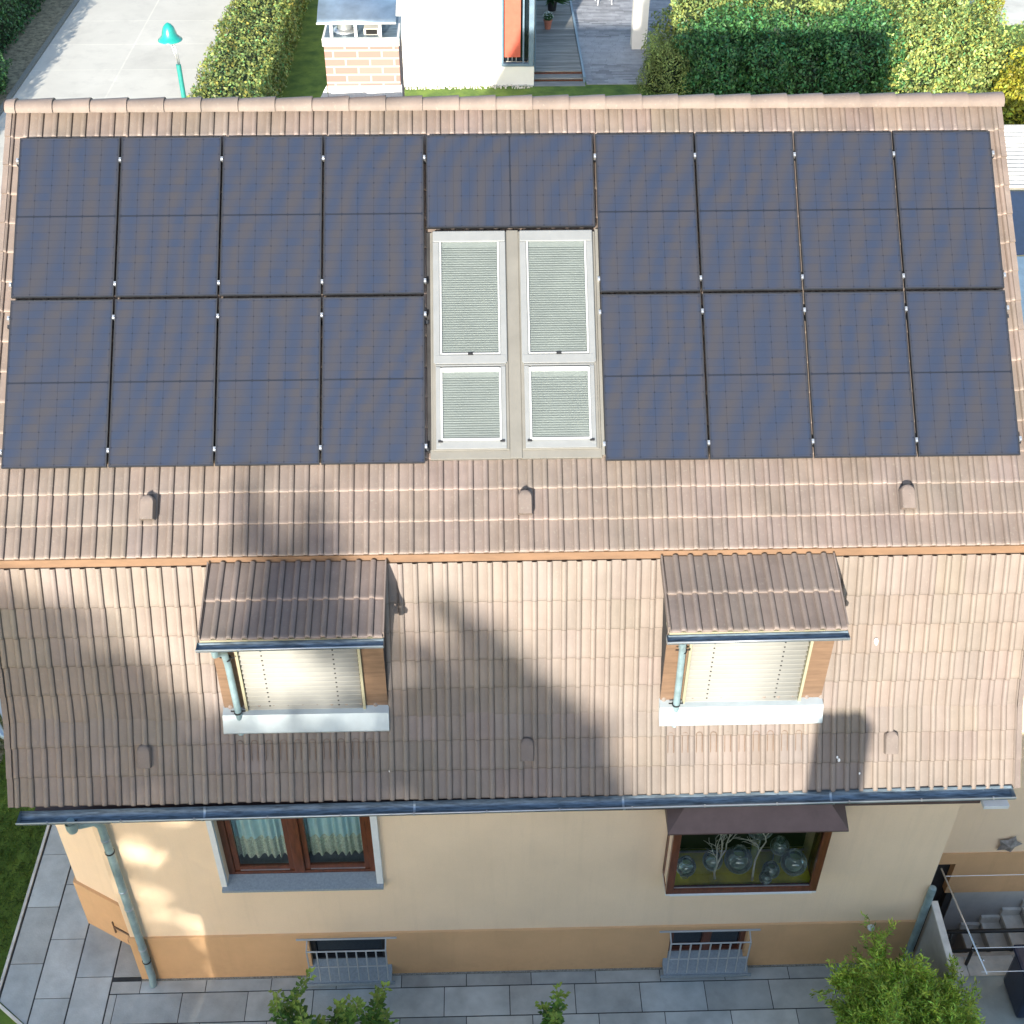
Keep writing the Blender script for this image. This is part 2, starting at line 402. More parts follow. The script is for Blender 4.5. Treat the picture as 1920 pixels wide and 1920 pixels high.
rg_.build('ridge_cap', 'tile', house, tint=tn, smooth='auto')
# steep slope and flared foot
STT, STB, FLB = (-3.405, -2.995), (-4.0, -4.51), (-4.535, -5.325)
tiled('steep_roof', 'tile_light', house, STT, STB, XL, XR, [.10+.322*(k+1) for k in range(4)]+[1.705], seed=5, xoff=.06, tvar=.03, edge=.72)  # edge: gap shadow between courses painted into the tint, with lip dirt
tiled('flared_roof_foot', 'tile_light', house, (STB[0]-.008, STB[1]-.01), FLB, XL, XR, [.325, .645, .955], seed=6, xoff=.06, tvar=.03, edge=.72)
# break: tan board under the tile ends and little closure strip
b = MB(); y0, z0 = RP(4.455, -.135)
b.prism([(y0+.008, z0-.002), (y0-.012, z0-.115), (y0+.03, z0-.13), (y0+.06, z0)], XL+.01, XR-.01, 'yz'); b.build('eave_board', 'ochreboard', house)
# verge caps (L-shaped verge tiles) on both gables
vgs = {-1: (MB(), []), 1: (MB(), [])}
def verge(P0, P1, courses, h0=-.05):
    P0 = Vector((0,)+tuple(P0)); P1 = Vector((0,)+tuple(P1)); d = (P1-P0).normalized(); n = Vector((0, -d.z, d.y));
    if n.z < 0: n = -n
    s0 = 0
    for s1 in courses:
        for sx, xe in ((-1, XL), (1, XR)):
            for (xa, xb) in ((xe, xe+sx*.028),):
                a = P0+d*s0; c = P0+d*s1; vs = []
                for p, up in ((a, .045), (c, .062)):
                    for xx in (xa-sx*.03, xb):
                        for hh in (up, -.12): q = p+n*hh; vs.append((xx, q.y, q.z))
                vg, tn = vgs[sx]; vg.add(vs, [(0, 1, 3, 2), (4, 6, 7, 5), (0, 4, 5, 1), (2, 3, 7, 6), (0, 2, 6, 4), (1, 5, 7, 3)]); t = 1.03+random.gauss(0, .04); tn.extend([(t, t, t)]*6)
        s0 = s1
verge(RP(s_top, -.135), RP(4.465, -.115), crs2)
verge(STT, STB, [.10+.322*(k+1) for k in range(4)]+[1.705]); verge(STB, FLB, [.325, .645, .955])
for vg, tn in vgs.values(): vg.build('verge_tile', 'tile', house, tint=tn)
# gable walls behind verge, body walls
XW0, XW1, YW = -4.6, 4.84, -4.42
WZ = -5.45
main_holes = [(-3.29, -1.60, -6.99, -5.47, .17), (1.66, 3.34, -6.9, -5.62, .3)]
b = MB(); wallgrid(b, XW0, XW1, -8.02, WZ, main_holes, YW, back=False)
b.quad((XW0, YW, -8.02), (XW0, YW, WZ), (XW0, 4.6, WZ), (XW0, 4.6, -8.02))
b.quad((XW1, YW, -8.02), (XW1, 4.6, -8.02), (XW1, 4.6, WZ), (XW1, YW, WZ))
b.quad((XW0, 4.6, G), (XW0, 4.6, WZ), (XW1, 4.6, WZ), (XW1, 4.6, G))
for xs_ in (XW0, XW1):   # gables
    b.add([(xs_, YW, WZ), (xs_, 4.6, WZ), (xs_, 3.9, -3.2), (xs_, yr, ridge_z-.2), (xs_, -3.3, -2.95), (xs_, -3.9, -4.6)], [(0, 1, 2, 3, 4, 5)])
b.build('wall', 'wall', house)
b = MB(); PY = YW-.025
wallgrid(b, XW0-.02, XW1+.02, G-.05, -8.02, [(-2.50, -1.58, -8.72, -8.12, .3), (1.86, 2.80, -8.72, -8.10, .3)], PY)
b.quad((XW0-.02, PY, -8.02), (XW1+.02, PY, -8.02), (XW1+.02, YW, -8.015), (XW0-.02, YW, -8.015))
b.quad((XW0-.02, PY, G-.05), (XW0-.02, PY, -8.02), (XW0-.02, 4.6, -8.02), (XW0-.02, 4.6, G-.05))
b.quad((XW1+.02, PY, G-1.4), (XW1+.02, 4.6, G-1.4), (XW1+.02, 4.6, -8.02), (XW1+.02, PY, -8.02))
b.build('plinth', 'plinth', house)
# bay on the left gable
def extr(poly, z0, z1): return MB().prism(poly, z0, z1)
bay = [(-4.62, -4.07), (-5.42, -3.62), (-5.42, -1.9), (-4.62, -1.45)]
extr(bay, -8.02, WZ+.05).build('bay_wall', 'wall', house)
bay2 = [(-4.64, -4.10), (-5.46, -3.64), (-5.46, -1.87), (-4.62, -1.42)]
extr(bay2, G-.05, -8.02).build('bay_plinth', 'plinth', house)
# zinc roof of the bay
b = MB(); b.prism([(-4.62, -4.0), (-5.62, -3.5), (-5.86, -3.1), (-5.98, -2.4), (-5.9, -1.4), (-4.62, -1.2)], WZ+.06, WZ+.12)
zr = b.build('bay_roof', 'apron', house)
MB().tube([(-4.62, -4.12, -5.33), (-5.66, -3.56, -5.33), (-5.96, -3.10, -5.33), (-6.06, -2.3, -5.33)], .035, 8).build('bay_gutter', 'zinc', house, smooth=True)
# soffit and fascia under the main gutter
b = MB(); b.box(-5.1, 4.95, -4.53, -4.40, -5.50, -5.44); b.box(-5.1, 4.95, -4.56, -4.532, -5.55, -5.40); b.build('fascia_board', 'purple', house)
MB().box(4.952, 5.22, -4.66, -4.42, -5.52, -5.47).build('soffit_end', 'white', house)
# main gutter : half round trough falling to the left
def gutter(name, x0, x1, yc, z0, z1, r, parent, endw=.004, sub=None):
    seg = 12; b = MB(); N = 30
    vs = []
    for i in range(N+1):
        t = i/N; x = x0+(x1-x0)*t; zc = z0+(z1-z0)*t
        for rad in (r, r-.006):
            for k in range(seg+1):
                a = math.pi*(k/seg); vs.append((x, yc-math.cos(a)*rad, zc-math.sin(a)*rad))
    W = 2*(seg+1)
    fs = []
    for i in range(N):
        for k in range(seg):
            fs.append((i*W+k, i*W+k+1, (i+1)*W+k+1, (i+1)*W+k)); q = seg+1
            fs.append((i*W+q+k, (i+1)*W+q+k, (i+1)*W+q+k+1, i*W+q+k+1))
    b.add(vs, fs)
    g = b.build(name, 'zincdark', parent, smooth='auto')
    for x, zc in ((x0, z0), (x1, z1)):
        e = MB(); vs = [(x, yc-math.cos(math.pi*k/seg)*(r+.002), zc+.004-math.sin(math.pi*k/seg)*(r+.002)) for k in range(seg+1)]
        e.add(vs+[(x+.004, v[1], v[2]) for v in vs], [tuple(range(seg+1)), tuple(range(seg+1, 2*seg+2))[::-1]]+[(k, k+1, seg+2+k, seg+1+k) for k in range(seg)]); e.build('gutter_end', 'zinc', parent)
    rim = MB(); rim.tube([(x0, yc-r, z0+.004), (x1, yc-r, z1+.004)], .0095, 8); rim.build('gutter_rim', 'alu', parent, smooth=True)
    return g
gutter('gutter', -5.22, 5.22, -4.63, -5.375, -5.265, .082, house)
gs = MB()
for x in (-3.3, -1.1, 1.1, 3.3):
    zc = -5.375+(x+5.22)/10.44*.11
    vs = [(xx, -4.63-math.cos(math.pi*k/12)*rad, zc-math.sin(math.pi*k/12)*rad) for xx in (x-.012, x+.012) for rad in (.0745, .0865) for k in range(13)]
    gs.add(vs, [(k, k+1, 27+k, 26+k) for k in range(12)]+[(13+k, 39+k, 40+k, 14+k) for k in range(12)])
gs.split('gutter_joint', 'zinc', house)
hg = MB()
for i in range(14):
    x = -4.9+i*.76; z = -5.375+(x+5.22)/10.44*.11
    hg.box(x-.008, x+.008, -4.724, -4.700, z-.004, z+.016)
hg.split('gutter_clip', 'alu', house)
MB().lathe([(.058, -.075), (.052, -.079), (0, -.079)], (-4.68, -4.63, -5.365)).build('gutter_outlet', 'dark', house)
# main downpipe
px, pyy = -4.46, -4.50
b = MB(); b.tube([(-4.69, -4.65, -5.43), (-4.69, -4.64, -5.50), (-4.63, -4.59, -5.575), (-4.51, -4.515, -5.63), (px, pyy, -5.72), (px, pyy, -8.8), (px-.01, pyy-.03, -8.93)], .045, 14); b.build('downpipe', 'pipe', house, smooth='auto')
b = MB(); b.lathe([(.062, 0), (.062, -.09), (.05, -.15)], (-4.69, -4.65, -5.44), 16); b.build('downpipe_funnel', 'pipe', house, smooth=True)
b = MB()
for z in (-5.98, -6.95, -7.3, -8.15): b.lathe([(.047, 0), (.051, .004), (.051, .03), (.047, .034)], (px, pyy, z), 16)
b.split('pipe_sleeve', 'zinc', house, smooth='auto')
b = MB()
for z in (-6.2, -8.42): b.lathe([(.049, 0), (.054, .0), (.054, .02), (.049, .02)], (px, pyy, z), 16); b.box(px-.008, px+.008, pyy+.04, YW, z, z+.02)
b.split('pipe_clamp', 'black', house)
# small ochre cable pipe on the bay plinth
b = MB(); e0 = Vector((-5.02, -3.90, -8.62)); e1 = Vector((-4.72, -4.07, -8.62))
b.tube([e0+Vector((0, 0, .1)), e0, e1], .012, 6); b.tube([e0, e0-Vector((0, 0, .13))], .012, 6); b.box(-4.80, -4.72, -4.11, -4.05, -8.66, -8.59)
b.build('wall_tap', 'brownboard', house)

# ------------------------------------------------------------------ main window, left
win = MB(); x0, x1, z0, z1 = -3.29, -1.60, -6.93, -5.45; Yf = YW+.165
for q in ((x0, x0+.075), (x1-.075, x1)): win.box(q[0], q[1], Yf-.07, Yf, z0, z1)
win.box(x0, x1, Yf-.068, Yf, z0, z0+.05)
window = win.build('window', 'wood', house, bevel=.004)
for (a, c) in ((x0+.078, -2.535), (-2.415, x1-.078)):
    s_ = MB(); s_.box(a, a+.06, Yf-.05, Yf-.01, z0+.052, z1); s_.box(c-.06, c, Yf-.05, Yf-.01, z0+.052, z1); s_.box(a+.06, c-.06, Yf-.049, Yf-.01, z0+.052, z0+.125)
    s_.build('sash', 'wood', window, bevel=.004)
    MB().box(a+.06, c-.06, Yf-.056, Yf-.045, z0+.056, z0+.068).build('drip_rail', 'alu', window)
    MB().quad((a+.05, Yf-.03, z0+.12), (c-.05, Yf-.03, z0+.12), (c-.05, Yf-.03, z1), (a+.05, Yf-.03, z1)).build('pane', 'glass', window)
MB().box(-2.535, -2.415, Yf-.085, Yf-.012, z0+.05, z1).build('mullion', 'wood', window, bevel=.01)
boxes('inner_sill', 'granite', window, (x0+.05, x1-.05, Yf+.02, Yf+.30, z0+.02, z0+.06))
# room behind
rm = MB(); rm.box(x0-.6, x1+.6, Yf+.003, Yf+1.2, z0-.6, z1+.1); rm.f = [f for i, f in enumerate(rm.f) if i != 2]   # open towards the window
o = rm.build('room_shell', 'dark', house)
for nm, q in (('window_surround', [(x0-.065, x0-.002, YW-.055, YW+.02, z0-.015, z1), (x1+.002, x1+.075, YW-.055, YW+.02, z0-.015, z1)]),):
    for k in q: boxes(nm, 'white', window, k, bevel=.004)
b = MB(); b.prism([(YW-.10, z0-.065), (YW-.10, z0-.03), (Yf-.07, z0+.014), (Yf-.07, z0-.06)], x0-.06, x1+.075, 'yz'); b.build('sill', 'granite', window, bevel=.003)
def curtain(xa, xb, label, ztop, zbot):
    b = MB(); N = 150; vs = []
    for j, z in enumerate((ztop, ztop-(ztop-zbot)*.72, zbot)):
        for i in range(N+1):
            t = i/N; x = xa+(xb-xa)*t; amp = .022
            vs.append((x+.006*math.sin(t*31), Yf+.055+amp*math.sin((xb-xa)*t*2*math.pi/.085+math.sin(t*9)*1.2)+.01*math.sin(t*17), z+(.008*math.sin((xb-xa)*t*2*math.pi/.085) if j == 2 else 0)))
    root = thing('curtain', label, 'curtain', ((xa+xb)/2, Yf+.1, zbot), 'net curtains in the ground floor window')
    c = MB().add(vs[:2*(N+1)], [(i, i+N+1, i+N+2, i+1) for i in range(N)]); c.build('drape', 'curtain', root, smooth=True)
    c = MB().add(vs[N+1:], [(i, i+N+1, i+N+2, i+1) for i in range(N)]); c.build('lace_hem', 'lace', root, smooth=True)
curtain(x0+.12, -2.50, 'narrower pleated pale blue net curtain behind the left sash of the brown window', -5.5, -6.75)
curtain(-2.45, x1-.08, 'wider pleated pale blue net curtain behind the right sash of the brown window', -5.5, -6.73)

# ------------------------------------------------------------------ display bay window, right
bx0, bx1, bz0, bz1, bY = 1.665, 3.375, -6.93, -5.60, -4.70
t_ = .085
fr = MB()
fr.box(bx0, bx0+t_, bY, bY+.06, bz0, bz1); fr.box(bx1-t_, bx1, bY, bY+.06, bz0, bz1); fr.box(bx0+t_, bx1-t_, bY, bY+.06, bz0, bz0+.085); fr.box(bx0+t_, bx1-t_, bY, bY+.06, bz1-.05, bz1)
for xx in (bx0, bx1-.05): fr.box(xx, xx+.05, bY+.06, YW+.03, bz0, bz0+.05); fr.box(xx, xx+.05, YW-.06, YW+.03, bz0+.05, bz1)
dw = fr.build('display_window', 'wood', house, bevel=.005)
MB().box(bx0, bx1, bY, YW, bz0-.03, bz0-.002).build('underside', 'white', dw)
MB().box(bx0+.05, bx1-.05, bY-.01, bY+.02, bz0-.028, bz0-.006).build('drip_rail', 'white', dw)
MB().quad((bx0+t_, bY+.03, bz0+.08), (bx1-t_, bY+.03, bz0+.08), (bx1-t_, bY+.03, bz1-.05), (bx0+t_, bY+.03, bz1-.05)).build('pane', 'glass', dw)
MB().box(bx0+t_, bx1-t_, bY+.02, bY+.026, bz0+.085, bz0+.097).build('glazing_bead', 'alu', dw)
MB().box(bx0+.05, bx1-.05, bY+.06, YW+.22, bz0+.03, bz0+.06).build('display_board', 'mustard', dw)
MB().box(bx0+.05, bx1-.05, YW+.225, YW+.245, bz0+.07, bz0+.10).build('board_edge', 'glass', dw)
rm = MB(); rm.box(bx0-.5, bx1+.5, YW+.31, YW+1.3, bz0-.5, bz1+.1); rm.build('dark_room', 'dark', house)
for xx in (bx0+.005, bx1-.012): MB().quad((xx, bY+.06, bz0+.05), (xx, YW-.06, bz0+.05), (xx, YW-.06, bz1), (xx, bY+.06, bz1)).build('side_pane', 'glass', dw)
cn = MB()   # canopy hood with mitred ends
f0, f1 = 1.575, 3.50; k0, k1 = 1.60, 3.47
top = [(k0+.20, -4.64, -5.47), (k1-.20, -4.64, -5.47)]
cn.add([(f0, -4.80, -5.655), (f1, -4.80, -5.655), (k1-.18, -4.60, -5.40), (k0+.18, -4.60, -5.40), (k1+.02, YW, -5.47), (k0-.02, YW, -5.47),
        (f0, -4.80, -5.675), (f1, -4.80, -5.675), (k1+.02, YW, -5.675), (k0-.02, YW, -5.675)],
       [(0, 1, 2, 3), (1, 4, 2), (0, 3, 5), (3, 2, 4, 5), (6, 7, 1, 0), (7, 8, 4, 1), (6, 0, 5, 9), (6, 9, 8, 7)])
cn.build('window_hood', 'purple', dw)
def sphere_vase(c, r, label, neck=.5):
    b = MB(); prof = [(max(.001, r*math.sin(a)), -r*math.cos(a)) for a in np.linspace(.05, math.pi-.5, 18)]
    prof += [(prof[-1][0]*1.0, prof[-1][1]+r*.1), (prof[-1][0]*1.15, prof[-1][1]+r*.22)]
    b.lathe(prof, (0, 0, r), 28)
    o = b.build('glass_vase', 'vase', None, smooth=True); o.location = c; tagp(o, label, 'vase', 'clear glass vases in the display window')
    md = o.modifiers.new('s', 'SOLIDIFY'); md.thickness = .005
BZ = bz0+.061
sphere_vase((1.90, -4.50, BZ+.06), .115, 'clear round glass vase at the far left end of the mustard display board')
sphere_vase((2.215, -4.42, BZ+.05), .115, 'clear round glass vase standing behind the smaller white branch')
sphere_vase((2.50, -4.45, BZ+.05), .16, 'large clear glass globe behind the trunk of the white branch')
sphere_vase((2.87, -4.52, BZ), .10, 'small clear glass bowl between the branch and the right pair of vases')
sphere_vase((3.12, -4.50, BZ+.06), .15, 'large clear glass globe at the right end of the mustard display board')
sphere_vase((2.985, -4.32, BZ+.16), .11, 'pale blue glass ball leaning on the right end globe')
sphere_vase((2.72, -4.28, BZ+.45), .165, 'big clear glass globe raised at the back under the window hood')
sphere_vase((2.80, -4.60, BZ), .075, 'tiny clear glass bowl in front of the small bowl on the display board')
for c, h in (((1.90, -4.50), .06), ((2.215, -4.42), .05), ((2.50, -4.45), .05), ((3.12, -4.5), .06), ((2.985, -4.32), .16), ((2.72, -4.28), .45)):
    o = MB().lathe([(.05, 0), (.05, h-.004), (0.001, h-.004)], (c[0], c[1], BZ), 16).build('plinth_stand', 'vase', dw)
def branch(base, h, lean, label, n=6, seed=1, spread=.5):
    rg = random.Random(seed); b = MB()
    def grow(p, d, L, r, dep):
        pts = [p]; q = p
        for i in range(4):
            d = (d+Vector((rg.gauss(0, .22), rg.gauss(0, .1), rg.gauss(0, .12)))).normalized(); q = q+d*L/4; pts.append(q)
            if dep < 3 and (i >= 1 or dep > 0) and rg.random() < .9:
                dd = (d+Vector((rg.choice((-1, 1))*rg.uniform(.5, 1.0), rg.uniform(-.25, .25), rg.uniform(-.1, .3)))).normalized()
                grow(q, dd, L*rg.uniform(.5, .72), r*.6, dep+1)
        b.tube(pts, r, 6, r1=r*.5)
    grow(Vector(base), Vector(lean).normalized(), h, .014, 0)
    o = b.build('dried_branch', 'coral', None, smooth=True); return tagp(o, label, 'branch', 'dried white branches in the display window')
branch((2.66, -4.58, BZ), .62, (-.02, .1, 1), 'tall forked white dried branch in the middle of the display window', seed=4)
branch((2.24, -4.55, BZ), .46, (.05, .1, 1), 'smaller white dried branch left of the tall one in the display window', seed=9)

# ------------------------------------------------------------------ basement windows with cages
def basement(xa, xb, wood, lab):
    f = MB(); za, zb = -8.70, -8.12
    Yp = PY+.07
    f.box(xa, xb, Yp, Yp+.05, za, za+.06); f.box(xa, xa+.06, Yp, Yp+.05, za+.06, zb); f.box(xb-.06, xb, Yp, Yp+.05, za+.06, zb)
    if wood: f.box((xa+xb)/2-.05, (xa+xb)/2+.05, Yp, Yp+.05, za+.06, zb)
    o = f.build('basement_window', 'wood' if wood else 'black', house)
    MB().box(xa+.02, xb-.02, Yp+.051, Yp+.06, za, zb).build('pane', 'dglass', o)
    s = MB(); s.prism([(PY-.16, -8.845), (PY-.16, -8.81), (Yp, -8.67), (Yp, -8.845)], xa-.05, xb+.05, 'yz')
    s.box(xa-.09, xb+.09, PY-.18, PY-.161, -8.87, -8.815)
    s.build('sill', 'granite', o)
    g = MB(); yf = PY-.14
    g.tube([(xa-.14, PY-.012, -8.10), (xb+.14, PY-.012, -8.10)], .013, 6)
    g.tube([(xa-.01, yf, -8.16), (xb+.01, yf, -8.16)], .010, 6); g.tube([(xa-.01, yf, -8.50), (xb+.01, yf, -8.50)], .010, 6)
    g.tube([(xa-.01, PY-.01, -8.10), (xa-.01, yf, -8.16)], .009, 6); g.tube([(xb+.01, PY-.01, -8.10), (xb+.01, yf, -8.16)], .009, 6)
    for k in range(9):
        x = xa-.01+(xb-xa+.02)*k/8; g.tube([(x, yf, -8.16), (x, yf, -8.50)], .011, 6); g.tube([(x, yf, -8.50), (x, PY-.16, -8.78)], .008, 6)
    g.build('cage', 'alu_white', o, smooth='auto')
basement(-2.50, -1.58, False, ''); basement(1.86, 2.80, True, '')
o = MB().lathe([(.001, .05), (.035, .045), (.045, .02), (.045, 0)], (0, 0, 0), 16); 
o = o.build('outdoor_light', 'white', None, smooth=True); o.rotation_euler = (R(90), 0, 0); o.location = (4.28, PY-.001, -8.10); tagp(o, 'small round white light fixed to the ochre plinth near the right corner', 'light')

# ------------------------------------------------------------------ dormers
def dormer(cx, label_seed):
    xa, xb = cx-.87, cx+(.88 if cx < 0 else .855)      # roof
    root = MB()
    wa, wb = cx-.84, cx+.85      # cladding
    YD = -4.0
    wv0, wv1 = cx-.60, cx+.61
    # front cladding boards as dormer body
    body = MB()
    body.box(wa, wv0, YD, YD+.03, -4.56, -3.30); body.box(wv1, wb, YD, YD+.03, -4.56, -3.30); body.box(wv0, wv1, YD+.001, YD+.03, -3.46, -3.30)
    d = body.build('dormer', 'brownboard', house)
    ck = MB()
    for xx in (wa, wb-.02): ck.prism([(YD+.03, -4.56), (YD+.03, -3.22), (-3.42, -2.99), (-3.36, -3.0)], xx, xx+.02, 'yz')
    ck.split('cheek', 'darkwall', d)
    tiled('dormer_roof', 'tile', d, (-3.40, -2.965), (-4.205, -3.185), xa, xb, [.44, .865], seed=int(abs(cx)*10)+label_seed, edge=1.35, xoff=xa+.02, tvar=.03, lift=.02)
    v = MB()
    for xx in (xa-.015, xb): v.prism([(-3.41, -2.93), (-4.205, -3.15), (-4.205, -3.235), (-3.41, -3.02)], xx, xx+.015, 'yz')
    v.split('dormer_verge', 'tile', d, tint=[1])
    sf = MB(); sf.box(xa, xb, -4.20, YD+.001, -3.30, -3.275); sf.box(xa, xb, -4.215, -4.201, -3.30, -3.215); sf.build('dormer_fascia', 'blindbox', d)
    gutter('dormer_gutter', xa-.03, xb+.01, -4.275, -3.24, -3.22, .055, d)
    dp = MB(); x_ = xa+.13
    dp.tube([(x_, -4.27, -3.29), (x_, -4.26, -3.37), (x_+.02, -4.17, -3.44), (x_+.04, -4.10, -3.52), (x_+.05, -4.08, -3.7), (x_+.06, -4.08, -4.56), (x_+.06, -4.13, -4.70)], .036, 12)
    dp.build('dormer_downpipe', 'pipe', d, smooth='auto')
    cl = MB()
    for z in (-3.62, -4.42): cl.lathe([(.037, 0), (.043, 0), (.043, .018), (.037, .018)], (x_+.055, -4.08, z), 14); cl.box(x_-.02, x_+.13, -4.075, -4.065, z+.003, z+.015)
    cl.build('pipe_clamp', 'black', d)
    # blind
    bbx = MB(); bbx.box(wv0-.02, wv1+.02, YD-.03, YD+.0, -3.50, -3.32); bbx.build('blind_box', 'blindbox', d)
    MB().box(wv0, wv1, YD+.06, YD+.08, -4.56, -3.4).build('pane', 'dglass', d)
    gr = MB(); gr.box(wv0-.015, wv0+.012, YD-.045, YD, -4.56, -3.50); gr.box(wv1-.012, wv1+.015, YD-.045, YD, -4.56, -3.50); gr.split('guide_rail', 'blindbox', d)
    bl = MB(); n = 14; za, zb = -4.45, -3.50
    for k in range(n):
        z = za+(zb-za)*(k+.5)/n; pts = []
        for t in np.linspace(-1, 1, 6):
            pts.append((YD+.016+t*.018-.009, z-t*.0-.0))
        vs = []
        for xx in (wv0+.02, wv1-.02):
            for t in np.linspace(-1, 1, 6): vs.append((xx, YD-.009+.024*t, z+.0225*t-.006*(1-t*t)))
        bl.add(vs, [(i, i+1, 6+i+1, 6+i) for i in range(5)])
    o = bl.build('blind_slats', 'blind', d, smooth=True)
    md = o.modifiers.new('s', 'SOLIDIFY'); md.thickness = .003
    ld = MB()
    for xx in (wv0+.24, wv1-.26):
        for k in range(n):
            z = za+(zb-za)*(k+.95)/n; ld.box(xx-.008, xx+.008, YD-.03, YD-.02, z-.008, z+.006)
    ld.build('ladder_cord', 'darkwall', o)
    # apron
    ap = MB(); ap.prism([(YD+.02, -4.43), (YD-.088, -4.455), (-4.175, -4.635), (-4.16, -4.665), (YD-.05, -4.60), (YD+.02, -4.60)], wa-.01, wb+.01, 'yz')
    ap.build('apron_flashing', 'apron', d)
    # lead-like tile closure piece with round heads under the apron
    return d
dormer(-2.20, 1); dormer(2.325, 2)
# round-ended upstands of the cut tile row under each apron
hd_ = MB()
nfl = Vector((0, -math.sin(R(56.8)), math.cos(R(56.8)))); dfl = Vector((0, -math.cos(R(56.8)), -math.sin(R(56.8))))
for cx in (-2.20, 2.325):
    b = MB(); k0 = math.ceil((cx-.80-.06)/.15); k1 = math.floor((cx+.80-.06)/.15)
    for k in range(k0, k1):
        x0_, x1_ = .06+k*.15+.012, .06+k*.15+.073; c0 = Vector(((x0_+x1_)/2, -4.19, -4.775))+nfl*.006; rw = (x1_-x0_)/2
        pts = [c0+Vector((1, 0, 0))*(-math.cos(a)*rw)-dfl*(math.sin(a)*rw) for a in [math.pi*i/8 for i in range(9)]]
        pts = [c0+Vector((-rw, 0, 0))+dfl*.19]+pts+[c0+Vector((rw, 0, 0))+dfl*.19]
        b.tube(pts, .0034, 5)
    o = b.build('cut_tile_edge', 'brownboard', house)

# ------------------------------------------------------------------ roof vents
def vent(P, nrm, dwn, i):
    b = MB(); n = Vector(nrm).normalized(); dv = Vector(dwn).normalized(); rx = Vector((1, 0, 0)); P = Vector(P)
    L, W, H = .18, .145, .068; prof = []
    out = []
    for k in range(9):     # arch outline (rounded upper end)
        a = math.pi*k/8; out.append((-math.cos(a)*W/2, -L*.62-math.sin(a)*W*.42))
    out = [(-W/2, L*.42)]+out+[(W/2, L*.42)]
    N = len(out); vs = []
    for h, sc in ((-.02, 1.0), (H*.78, .97), (H, .86)):
        for (a, s) in out: vs.append(P+rx*a*sc+dv*(s*(1 if s > 0 else sc))+n*h)
    fs = [(r*N+i_, r*N+(i_+1) % N, (r+1)*N+(i_+1) % N, (r+1)*N+i_) for r in range(2) for i_ in range(N)]+[tuple(range(2*N, 3*N))]
    b.add(vs, fs); b.build('roof_vent', 'tile' if i < 3 else 'tile', house, tint=[1.0]*len(fs), smooth='auto')
for i, x in enumerate((-3.665, .087, 3.94)):
    y, z = RP(4.0, -.045); vent((x, y, z), (0, -sa_, ca), (0, -ca, -sa_), i)
nf = Vector((0, -math.sin(R(56.8)), math.cos(R(56.8)))); df = Vector((0, -math.cos(R(56.8)), -math.sin(R(56.8))))
for i, x in enumerate((-3.89, .09, 3.93)):
    vent(Vector((x, -4.265, -4.915))+nf*.005, nf, df, i+3)
# bird droppings lie on the tiles
b = MB()
for (x, y, z, r) in ((3.70, -3.745, -3.86, .022), (3.705, -3.752, -3.885, .016), (3.36, -4.33, -5.0, .012), (3.38, -4.345, -5.03, .015), (3.60, -4.43, -5.15, .01), (-1.35, -4.36, -5.05, .009)):
    t = 8; c = Vector((x, y, z)); n = nf; a = Vector((1, 0, 0)); d_ = df
    c = c+n*.034; vs = [c+a*math.cos(2*math.pi*k/t)*r+d_*math.sin(2*math.pi*k/t)*r*1.4 for k in range(t)]+[c+n*.006]
    b.add(vs, [(k, (k+1) % t, t) for k in range(t)])
b.build('bird_dropping', 'droppings', house)

